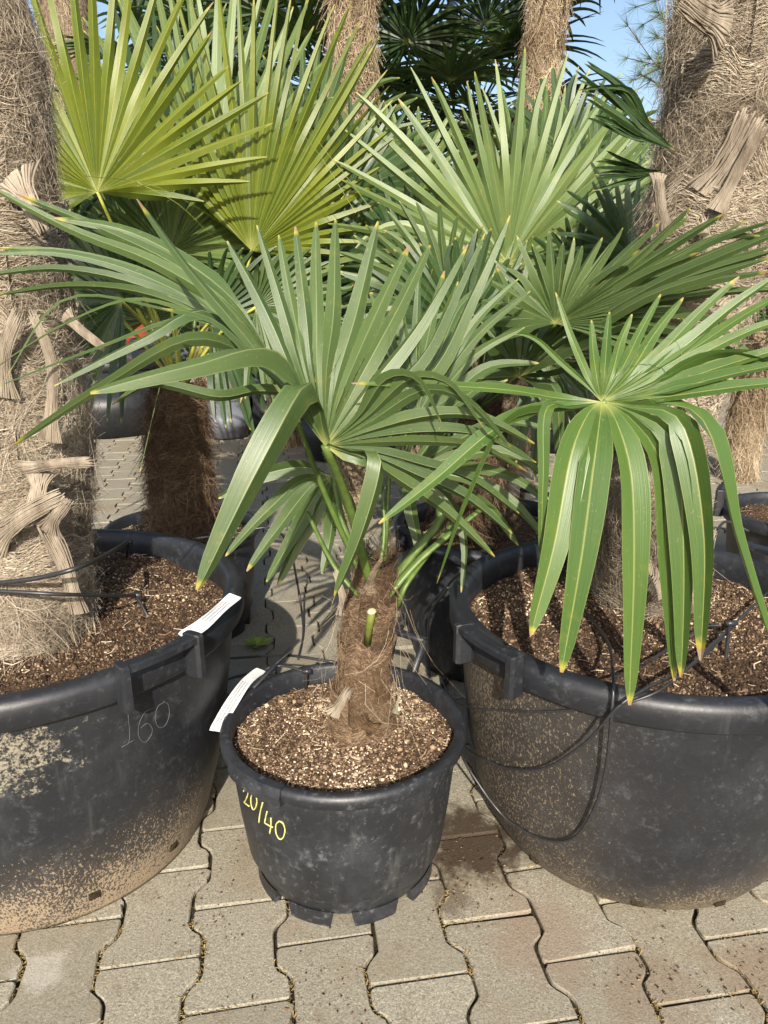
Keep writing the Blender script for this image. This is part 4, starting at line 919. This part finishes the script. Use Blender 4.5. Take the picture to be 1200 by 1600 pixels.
keyfan(palmC, (868, 505, 1.38), [(185, 120, -.05, 30), (160, 130, 0, 5), (135, 140, 0, 0), (115, 140, 0, 0), (96, 135, 0, 0), (80, 130, 0, 0), (66, 140, -.02, 0), (55, 170, -.04, 0), (46, 220, -.08, 0), (39, 270, -.12, 0), (33, 330, -.16, 0), (28, 370, -.2, 5), (24, 380, -.22, 10), (19, 370, -.24, 20), (13, 350, -.24, 30), (6, 320, -.22, 45), (-3, 260, -.2, 60), (-14, 200, -.15, 70)], 34, M['leaf'], 19, [(748, 640, 2.0), (815, 570, 1.7)], .022, seed=76, join=.30, fold=.8, twist=.35)
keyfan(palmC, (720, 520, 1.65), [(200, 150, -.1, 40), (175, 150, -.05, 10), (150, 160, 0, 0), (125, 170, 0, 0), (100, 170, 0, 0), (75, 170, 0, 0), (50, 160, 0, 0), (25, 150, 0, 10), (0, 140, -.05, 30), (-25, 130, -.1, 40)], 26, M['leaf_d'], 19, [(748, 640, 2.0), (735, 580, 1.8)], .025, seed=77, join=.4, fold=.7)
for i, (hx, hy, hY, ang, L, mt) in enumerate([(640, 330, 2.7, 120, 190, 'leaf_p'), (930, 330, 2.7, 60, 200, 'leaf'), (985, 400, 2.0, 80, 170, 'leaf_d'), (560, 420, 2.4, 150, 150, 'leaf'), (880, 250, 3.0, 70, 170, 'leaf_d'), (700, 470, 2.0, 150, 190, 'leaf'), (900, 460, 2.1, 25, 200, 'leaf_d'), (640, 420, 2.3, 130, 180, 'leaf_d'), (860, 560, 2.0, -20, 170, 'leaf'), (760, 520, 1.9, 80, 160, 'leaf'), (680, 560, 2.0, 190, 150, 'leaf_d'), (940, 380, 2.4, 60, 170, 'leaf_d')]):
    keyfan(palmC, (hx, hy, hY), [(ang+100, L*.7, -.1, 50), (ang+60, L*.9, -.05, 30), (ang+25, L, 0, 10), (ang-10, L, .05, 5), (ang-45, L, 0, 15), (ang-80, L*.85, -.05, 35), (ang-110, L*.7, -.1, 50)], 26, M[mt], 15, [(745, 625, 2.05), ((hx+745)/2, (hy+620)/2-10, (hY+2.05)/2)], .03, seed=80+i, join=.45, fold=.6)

# ------------------------------------------------------------------ background palms
def back_palm(x, y, h, r, label, seed, nfr=14, Rad=.42, mat='leaf_d', lean=(0, 0), fib='fib_tan', nf=5000, crown=True, elev=(-.5, 1.1), st=.5, group='palms at the back'):
    rg = np.random.default_rng(seed); t = empty('palm_tree', (x, y, 0), label, 'palm', group)
    top = np.array([x+lean[0], y+lean[1], h]); P = [(x, y, 0), (x+lean[0]*.4, y+lean[1]*.4, h*.5), tuple(top)]
    trunk(t, P, [r*.9, r, r*.9], nf, .12, .0012, M['bark_g'] if fib != 'fib_brown' else M['bark'], M[fib], .016, seed, frac=.35, k=28, rows=60, ringh=.12, hang=1.0)
    if crown:
        for i in range(nfr):
            az = 2*np.pi*i*.382+rg.uniform(-.2, .2); el = elev[0]+(elev[1]-elev[0])*((i+.5)/nfr)
            d = np.array([math.cos(az)*math.cos(el), math.sin(az)*math.cos(el), math.sin(el)]); H = top+d*st*rg.uniform(.8, 1.15)
            ax = unit(d+np.array([0, 0, -.25])); nm = np.array([-math.cos(az)*math.sin(el), -math.sin(az)*math.sin(el), math.cos(el)+.2])
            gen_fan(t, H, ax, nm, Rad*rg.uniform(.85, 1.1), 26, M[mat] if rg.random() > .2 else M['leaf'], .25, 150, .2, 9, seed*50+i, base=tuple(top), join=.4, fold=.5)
    return t
back_palm(pt(555, 300, 3.3)[0]-.02, 3.3, 2.75, .078, 'tall palm with a slim pale shaggy trunk rising through the centre', 101, 12, .5, lean=(.02, 0), nf=12000)
back_palm(pt(860, 100, 4.2)[0]-.1, 4.2, 3.1, .088, 'tall palm with a brown ragged trunk against the blue sky', 102, 14, .5, lean=(.1, 0), nf=12000, fib='fib_tan', elev=(-.9, 1))
back_palm(pt(110, 100, 6.4)[0], 6.4, 4.2, .2, 'tall palm with a tan trunk half hidden behind the yellow-green fan', 103, 10, .5, nf=6000)
back_palm(pt(650, 200, 4.6)[0], 4.6, 1.75, .1, 'dark palm with fans at head height right of the slim trunk', 104, 18, .5, elev=(-.7, 1.3), st=.55)
back_palm(pt(745, 200, 5.0)[0], 5.0, 2.0, .1, 'dark palm with dense fans just left of the brown ragged trunk', 105, 18, .52, elev=(-.7, 1.3), st=.55)
back_palm(pt(430, 200, 4.9)[0], 4.9, 2.0, .1, 'dark palm behind the two yellow-green fans', 106, 18, .52, elev=(-.7, 1.3), st=.55)
back_palm(pt(300, 200, 5.6)[0], 5.6, 2.2, .1, 'bluish palm fans against the sky at top left', 107, 16, .55, elev=(-.7, 1.3), st=.55)
back_palm(pt(560, 500, 4.4)[0], 4.6, .9, .08, 'low dark palm at the foot of the slim trunk', 108, 16, .45, elev=(-.3, 1.3), st=.4)
back_palm(pt(420, 500, 5.5)[0], 5.5, .9, .08, 'low palm in the shade behind the furry brown trunk', 109, 16, .45, elev=(-.3, 1.3), st=.4)
back_palm(pt(800, 450, 5.2)[0], 5.2, 1.0, .08, 'low dark palm behind the big pale fan', 110, 16, .48, elev=(-.3, 1.3), st=.4)
back_palm(pt(960, 450, 5.8)[0], 5.8, .9, .08, 'low dark palm left of the old right trunk', 111, 16, .48, elev=(-.3, 1.3), st=.4)
back_palm(pt(1200, 420, 4.0)[0], 4.0, .8, .08, 'low palm at the right edge beside the old right trunk', 112, 16, .42, elev=(-.1, 1.3), st=.35)

# brown and green hedge at the back
def leaf_cloud(name, x0, x1, y0, y1, z0, z1, n, size, mat, label, cat, seed, kind='stuff'):
    rg = np.random.default_rng(seed); P = np.stack([rg.uniform(x0, x1, n), rg.uniform(y0, y1, n), rg.uniform(z0, z1, n)], 1)
    top = z1-.25*(1+vnoise(np.stack([P[:, 0]*1.5, P[:, 1]*0, P[:, 0]*0], 1), 1, seed, 3)); P = P[P[:, 2] < top]; n = len(P)
    P[:, 1] += vnoise(P, 1.6, seed, 3)*.35
    d = unit(rg.normal(0, 1, (n, 3))); u = unit(np.cross(d, rg.normal(0, 1, (n, 3)))); w = size*rg.uniform(.6, 1.3, n)[:, None]
    V = np.stack([P, P+d*w*.6+u*w*.35, P+d*w*1.2, P+d*w*.6-u*w*.35], 1).reshape(-1, 3)
    F = np.arange(n*4).reshape(n, 4); c = np.clip(.5+.4*vnoise(P, 1.2, seed+2, 3)+rg.normal(0, .25, n), 0, 1)
    o = mk(name, V, F, mat, None, False, {'rnd': np.repeat(c, 4)}); return tag(o, label, cat, kind=kind)
def cloud_mat(name, stops):
    k = NT(name); k.base(k.ramp(k.attr('rnd').outputs['Fac'], stops), .6, .3)
    tr = k.n('ShaderNodeBsdfTranslucent'); k.l(k.ramp(k.attr('rnd').outputs['Fac'], stops), tr.inputs[0]); mx = k.n('ShaderNodeMixShader'); mx.inputs[0].default_value = .25
    k.l(k.p.outputs[0], mx.inputs[1]); k.l(tr.outputs[0], mx.inputs[2]); k.l(mx.outputs[0], k.out.inputs[0]); return k.m
M['hedge'] = cloud_mat('beech_hedge', [(0, (.05, .03, .015)), (.4, (.28, .15, .08)), (.7, (.42, .26, .15)), (1, (.10, .13, .04))])
M['green'] = cloud_mat('evergreen_hedge', [(0, (.01, .025, .008)), (.5, (.035, .07, .02)), (1, (.09, .14, .04))])
leaf_cloud('hedge', -1.5, 5.5, 9.4, 10.0, 0, 3.0, 42000, .055, M['hedge'], 'brown leafed beech hedge behind the palms at right', 'hedge', 5)
leaf_cloud('hedge', -8, -1.2, 9.3, 10.0, 0, 2.6, 30000, .06, M['green'], 'dark evergreen hedge behind the palms at left', 'hedge', 6)

# pine at the back right
def pine(x, y, h, label, seed):
    rg = np.random.default_rng(seed); t = empty('pine_tree', (x, y, 0), label, 'pine'); tb = MB()
    tube(tb, spline([(x, y, 0), (x+.05, y, h*.5), (x, y, h)], 12), np.linspace(.09, .02, 12), 8)
    tips = []
    for i in range(54):
        z = h*(.28+.7*i/54); az = rg.uniform(0, 2*np.pi); L = (1.5*(1-i/60))*rg.uniform(.7, 1.1)
        A = np.array([x, y, z]); B = A+np.array([math.cos(az)*L, math.sin(az)*L, L*.25]); Cc = (A+B)/2+[0, 0, -.08]
        P = spline([A, Cc, B], 8); tube(tb, P, np.linspace(.014, .004, 8), 4)
        for q in range(3, 8): tips.append((P[q], unit(B-A)))
        for q in range(3):
            c = P[rg.integers(3, 8)]; d = unit(unit(B-A)+rg.normal(0, .7, 3)); e = c+d*.28; tube(tb, [c, e], .004, 3); tips += [(e, d), ((c+e)/2, d)]
    tb.build('trunk', M['bark'], t)
    mb_V = []; cs = []
    for p, d in tips:
        n = 34; dd = unit(d+rg.normal(0, .75, (n, 3))); L = rg.uniform(.09, .15, (n, 1)); s = unit(np.cross(dd, rg.normal(0, 1, (n, 3))))*.0016
        mb_V.append(np.stack([p-s, p+s, p+dd*L+s*.3, p+dd*L-s*.3], 1).reshape(-1, 3)); cs += list(np.repeat(np.clip(rg.normal(.6, .25, n), 0, 1), 4))
    V = np.concatenate(mb_V); mk('needles', V, np.arange(len(V)).reshape(-1, 4), M['needle'], t, False, {'rnd': cs})
M['needle'] = cloud_mat('pine_needles', [(0, (.03, .06, .03)), (.5, (.09, .15, .07)), (1, (.2, .27, .13))])
pine(2.62, 6.6, 3.9, 'green pine with fine needles against the sky behind the old right trunk', 7)

# ------------------------------------------------------------------ background pots
def bpot(x, y, Rr, h, rb, label, mat, group=None):
    t = empty('plant_pot', (x, y, 0), label, 'pot', group); mb = MB()
    lathe(mb, x, y, [(.001, .01), (rb, .01), (rb+(Rr-rb)*.9, h*.88), (rb+(Rr-rb)*.9-.006, h*.8), (.001, h*.5)], 48); mb.build('shell', mat, t)
    rm = MB(); lathe(rm, x, y, [(Rr*.95, h*.88), (Rr, h*.885), (Rr, h-.006), (Rr-.006, h), (Rr-.022, h), (Rr-.024, h*.8)], 48); rm.build('rim', mat, t)
    soil(t, x, y, Rr-.022, h-.04, 250, 2.0, 0, 24); return t
q = ptz(170, 690, 0); bpot(q[0]-.12, q[1]+.42, .42, .52, .36, 'big dark grey tub on the sunlit paving behind the left trunk', M['pot_clean'])
bpot(-2.45, 6.9, .33, .95, .28, 'pale grey tub farthest back at left', M['pot_grey'])
bpot(-2.12, 6.6, .10, .88, .09, 'orange pot beside the pale grey tub', M['pot_orange'])
bpot(pt(236, 570, 5.9)[0], 5.9, .14, .62, .12, 'small black pot right of the big dark grey tub', M['pot_clean'])
bpot(pt(355, 660, 5.2)[0], 5.2, .17, .3, .14, 'small grey pot right of the furry brown trunk', M['pot_grey'])
bpot(pt(880, 600, 4.9)[0], 4.9, .35, .45, .28, 'black tub behind the drooping green leaf', M['pot_clean'])
bpot(pt(700, 600, 5.6)[0], 5.6, .33, .45, .28, 'black tub behind the big pale fan', M['pot_clean'])
bpot(pt(1195, 600, 8.1)[0], 8.1, .34, .5, .3, 'black tub far back at the right edge', M['pot_clean'])
bpot(pt(530, 600, 4.5)[0], 4.6, .28, .4, .22, 'black tub under the low dark palm in the centre', M['pot_clean'])
bpot(pt(430, 600, 5.5)[0], 5.5, .28, .4, .22, 'black tub under the shaded low palm', M['pot_clean'])
big_pot(1.42, 2.45, .25, .30, .19, M['pot_clean'], M['pot_clean'], 'black pot with a raised handle at the right edge behind the right tub', 'pot', None, [(2.6, .12, .05, .03), (4.2, .12, .05, .03)], .8, 1500, False, 50)

nC = 900; ctr = np.array([(.17, 1.2), (.14, 1.1), (.42, .93), (.6, .95), (-.24, 1.2), (-.3, 1.05), (-.1, .9)]); pc = ctr[rng.integers(0, len(ctr), nC)]+rng.normal(0, .05, (nC, 2))
mb = MB()
for x_, y_ in pc: rock(mb, np.array([x_, y_, .0015]), .0006+.0022*rng.random()**3, rng.random()*.8)
tag(mb.build('spilled_soil', M['grit'], None, False, 'rnd'), 'crumbs of soil and grit spilled on the paving around the tubs', 'spilled soil', kind='stuff')
# ------------------------------------------------------------------ irrigation
def hose(pts, r, label, n=60, name='irrigation_hose', group=None, cat='hose'):
    P = spline([np.array(p) for p in pts], n); o = MB(); tube(o, P, r, 7); ob = o.build(name, M['hose']); return tag(ob, label, cat, group)
def onR(px, py, e=.006): return pot_surface(*RP, prR, px, py, e)
hose([ptz(910, 950, .445), ptz(948, 1000, .46), ptz(958, 1050, .497), onR(957, 1100, .035), onR(947, 1200, .03), onR(928, 1265, .022), onR(895, 1310, .014), onR(850, 1312, .012), onR(805, 1290, .014), onR(780, 1268, .018), pt(750, 1228, 1.15), pt(722, 1180, 1.2), pt(705, 1120, 1.35)], .0027, 'black hose looping from the right tub rim down to the paving', 120)
hose([ptz(1150, 975, .455), ptz(1080, 1040, .465), ptz(1010, 1075, .487), onR(965, 1105, .04), onR(915, 1160, .03), onR(850, 1200, .02), onR(790, 1200, .016), onR(745, 1180, .02), ptz(725, 1165, .12), ptz(700, 1130, .05)], .0024, 'thin black hose crossing over the right tub rim and sagging in a shallow arc', 120)
hose([ptz(1200, 925, .46), ptz(1120, 1000, .465), ptz(1050, 1065, .49), onR(1000, 1092, .02), onR(940, 1105, .02), onR(850, 1112, .012), onR(790, 1110, .012), onR(735, 1105, .015), ptz(705, 1090, .12), ptz(690, 1060, .03)], .0022, 'thin black hose wrapped nearly level round the right tub', 120)
hose([ptz(960, 1060, .492), ptz(1000, 1042, .47), ptz(1050, 1010, .455), ptz(1100, 980, .46), ptz(1140, 978, .46)], .0022, 'short black hose lying on the soil of the right tub', 50)
hose([pt(-40, 915, 1.16), pt(60, 903, 1.14), pt(140, 880, 1.17), ptz(200, 847, .50)], .0042, 'thick black hose running round the left trunk above the soil', 50)
hose([pt(-40, 921, 1.13), pt(80, 928, 1.13), pt(150, 930, 1.2), ptz(213, 931, .478)], .0034, 'straight black drip tube lying over the left tub soil', 30)
def stake(p0, p1, label):
    t = empty('drip_stake', p0, label, 'drip stake', 'drip stakes in the pots'); m1 = MB(); a = np.array(p0); b = np.array(p1)
    box_bar(m1, a, b, .006, .005, up=np.array([0, 1., 0])); m1.build('spike', M['hose'], t)
    m2 = MB(); tube(m2, [a+[-.008, 0, .001], a+[.010, 0, .002]], .0055, 8); m2.build('nozzle', M['hose'], t)
stake(ptz(213, 931, .478), ptz(236, 973, .438), 'drip stake pushed into the left tub soil at the tube end')
stake(ptz(200, 848, .50), ptz(198, 872, .445), 'drip stake near the back rim of the left tub')
stake(ptz(478, 1050, .31), ptz(478, 1080, .262), 'drip stake in the middle pot left of the trunk')
stake(ptz(1140, 975, .47), ptz(1133, 1035, .437), 'drip stake in the right tub at the end of the crossing hose')
stake(ptz(806, 857, .47), ptz(806, 885, .44), 'drip stake near the back rim of the right tub')
hose([ptz(478, 1050, .312), ptz(440, 1040, .315), ptz(400, 1050, .29), ptz(360, 1060, .12), ptz(330, 1075, .02), ptz(280, 1080, .01)], .003, 'black hose from the middle pot drip stake over its rim to the left', 60)
hose([ptz(525, 1035, .31), ptz(450, 1024, .30), ptz(400, 1026, .2), ptz(340, 1030, .05)], .003, 'black hose passing behind the middle pot rim', 40)
hose([ptz(300, 842, .36), ptz(370, 833, .36), ptz(420, 825, .37), ptz(450, 850, .3), ptz(466, 920, .1), ptz(474, 985, .01), ptz(466, 1030, .006)], .0035, 'black hose arching from the shaggy trunk pot down to the sunny paving', 80)
hose([ptz(700, 918, .47), ptz(672, 960, .25), ptz(668, 1010, .08), ptz(672, 1060, .01)], .003, 'black hose dropping between the middle pot and the right tub', 50)
hose([ptz(720, 892, .495), ptz(695, 920, .40), ptz(662, 960, .2), ptz(655, 1020, .05), ptz(650, 1075, .01)], .003, 'second black hose dropping close beside the first one by the right tub', 50)
hose([ptz(730, 950, .01), ptz(690, 1075, .01), ptz(620, 1090, .01), ptz(500, 1085, .01), ptz(330, 1090, .012), ptz(240, 1100, .012)], .008, 'thick black supply pipe lying on the ground behind the middle pot', 60)
hose([ptz(1110, 910, .2), ptz(1118, 840, .33), ptz(1135, 815, .36), ptz(1170, 830, .33)], .004, 'black hose looping over the pot at the right edge', 40)

# wedge stick on the middle pot rim and white plant labels
m1 = MB(); box_bar(m1, ptz(456, 1012, .335), ptz(395, 1075, .302), .009, .006); tag(m1.build('support_stick', M['pot_clean']), 'black plastic stick leaning on the middle pot rim by its label', 'stick')
def label_strip(pts, w, label, writing):
    t = empty('plant_label', pts[0], label, 'plant label', 'white plant labels'); P = spline([np.array(p) for p in pts], 24)
    T = unit(np.gradient(P, axis=0)); U = np.array([0, -.35, 1.]); s = unit(np.cross(T, U)); s = unit(s*1.0+np.array([0, 0, .55])*0)
    N = np.cross(s, T); rg = np.random.default_rng(3); wob = np.sin(np.linspace(0, 7, 24))*.0015
    ww = np.full(24, w/2); ww[0] = w*.42; ww[-1] = w*.45; th = .0007
    V = np.concatenate([np.stack([P[i]-s[i]*ww[i]+N[i]*wob[i], P[i]+s[i]*ww[i]-N[i]*wob[i], P[i]+s[i]*ww[i]-N[i]*(wob[i]+th), P[i]-s[i]*ww[i]+N[i]*(wob[i]-th)]) for i in range(24)])
    F = [(i*4+j, i*4+(j+1) % 4, (i+1)*4+(j+1) % 4, (i+1)*4+j) for i in range(23) for j in range(4)]+[(3, 2, 1, 0), (92, 93, 94, 95)]
    mk('strip', V, F, M['tagw'], t, False)
    mb = MB(); 
    sg = np.sign(N[12][2]) or 1
    for a, b in writing:
        for ln in (-.5, 0, .45):
            x = a
            while x < b:
                i = min(int(x*23), 22); f = x*23-i; c = P[i]*(1-f)+P[i+1]*f+s[i]*w*.5*ln+N[i]*sg*.0022
                l = rg.uniform(.001, .003); h = rg.uniform(.0008, .0022)
                tube(mb, [c-s[i]*h, c+T[i]*l*.4, c+s[i]*h*.8, c+T[i]*l-s[i]*h*.3], .0004, 3); x += (l+.0016)/max(np.linalg.norm(P[-1]-P[0]), .01)
    mb.build('writing', M['ink'], t)
label_strip([ptz(285, 995, .50), ptz(313, 978, .505), ptz(345, 950, .51), ptz(368, 930, .515)], .026, 'white label strip lying on the left tub rim beside its handle', [(.35, .8)])
label_strip([ptz(408, 1046, .315), ptz(385, 1065, .315), ptz(362, 1098, .305), ptz(336, 1142, .29)], .024, 'white label strip hanging over the middle pot rim', [(.3, .9)])

# small weed between the pots
wd = empty('weed', ptz(402, 1010, 0), 'small green weed in a paving joint behind the middle pot', 'weed'); mb = MB()
rg = np.random.default_rng(9); c0 = np.array(ptz(402, 1010, 0))
for i in range(7):
    a = i*.9+.3; d = np.array([math.cos(a), math.sin(a), 0])*.045*rg.uniform(.6, 1.1); tpp = c0+d+[0, 0, .02]; s = np.array([-d[1], d[0], 0])*.35
    mb.add([c0+[0, 0, .003], c0+d*.5+s+[0, 0, .018], tpp, c0+d*.5-s+[0, 0, .016]], [(0, 1, 2, 3)])
mb.build('leaves', M['needle'] if False else simple('weed_leaf', (.12, .2, .03), (.25, .3, .06), 80), wd, False)
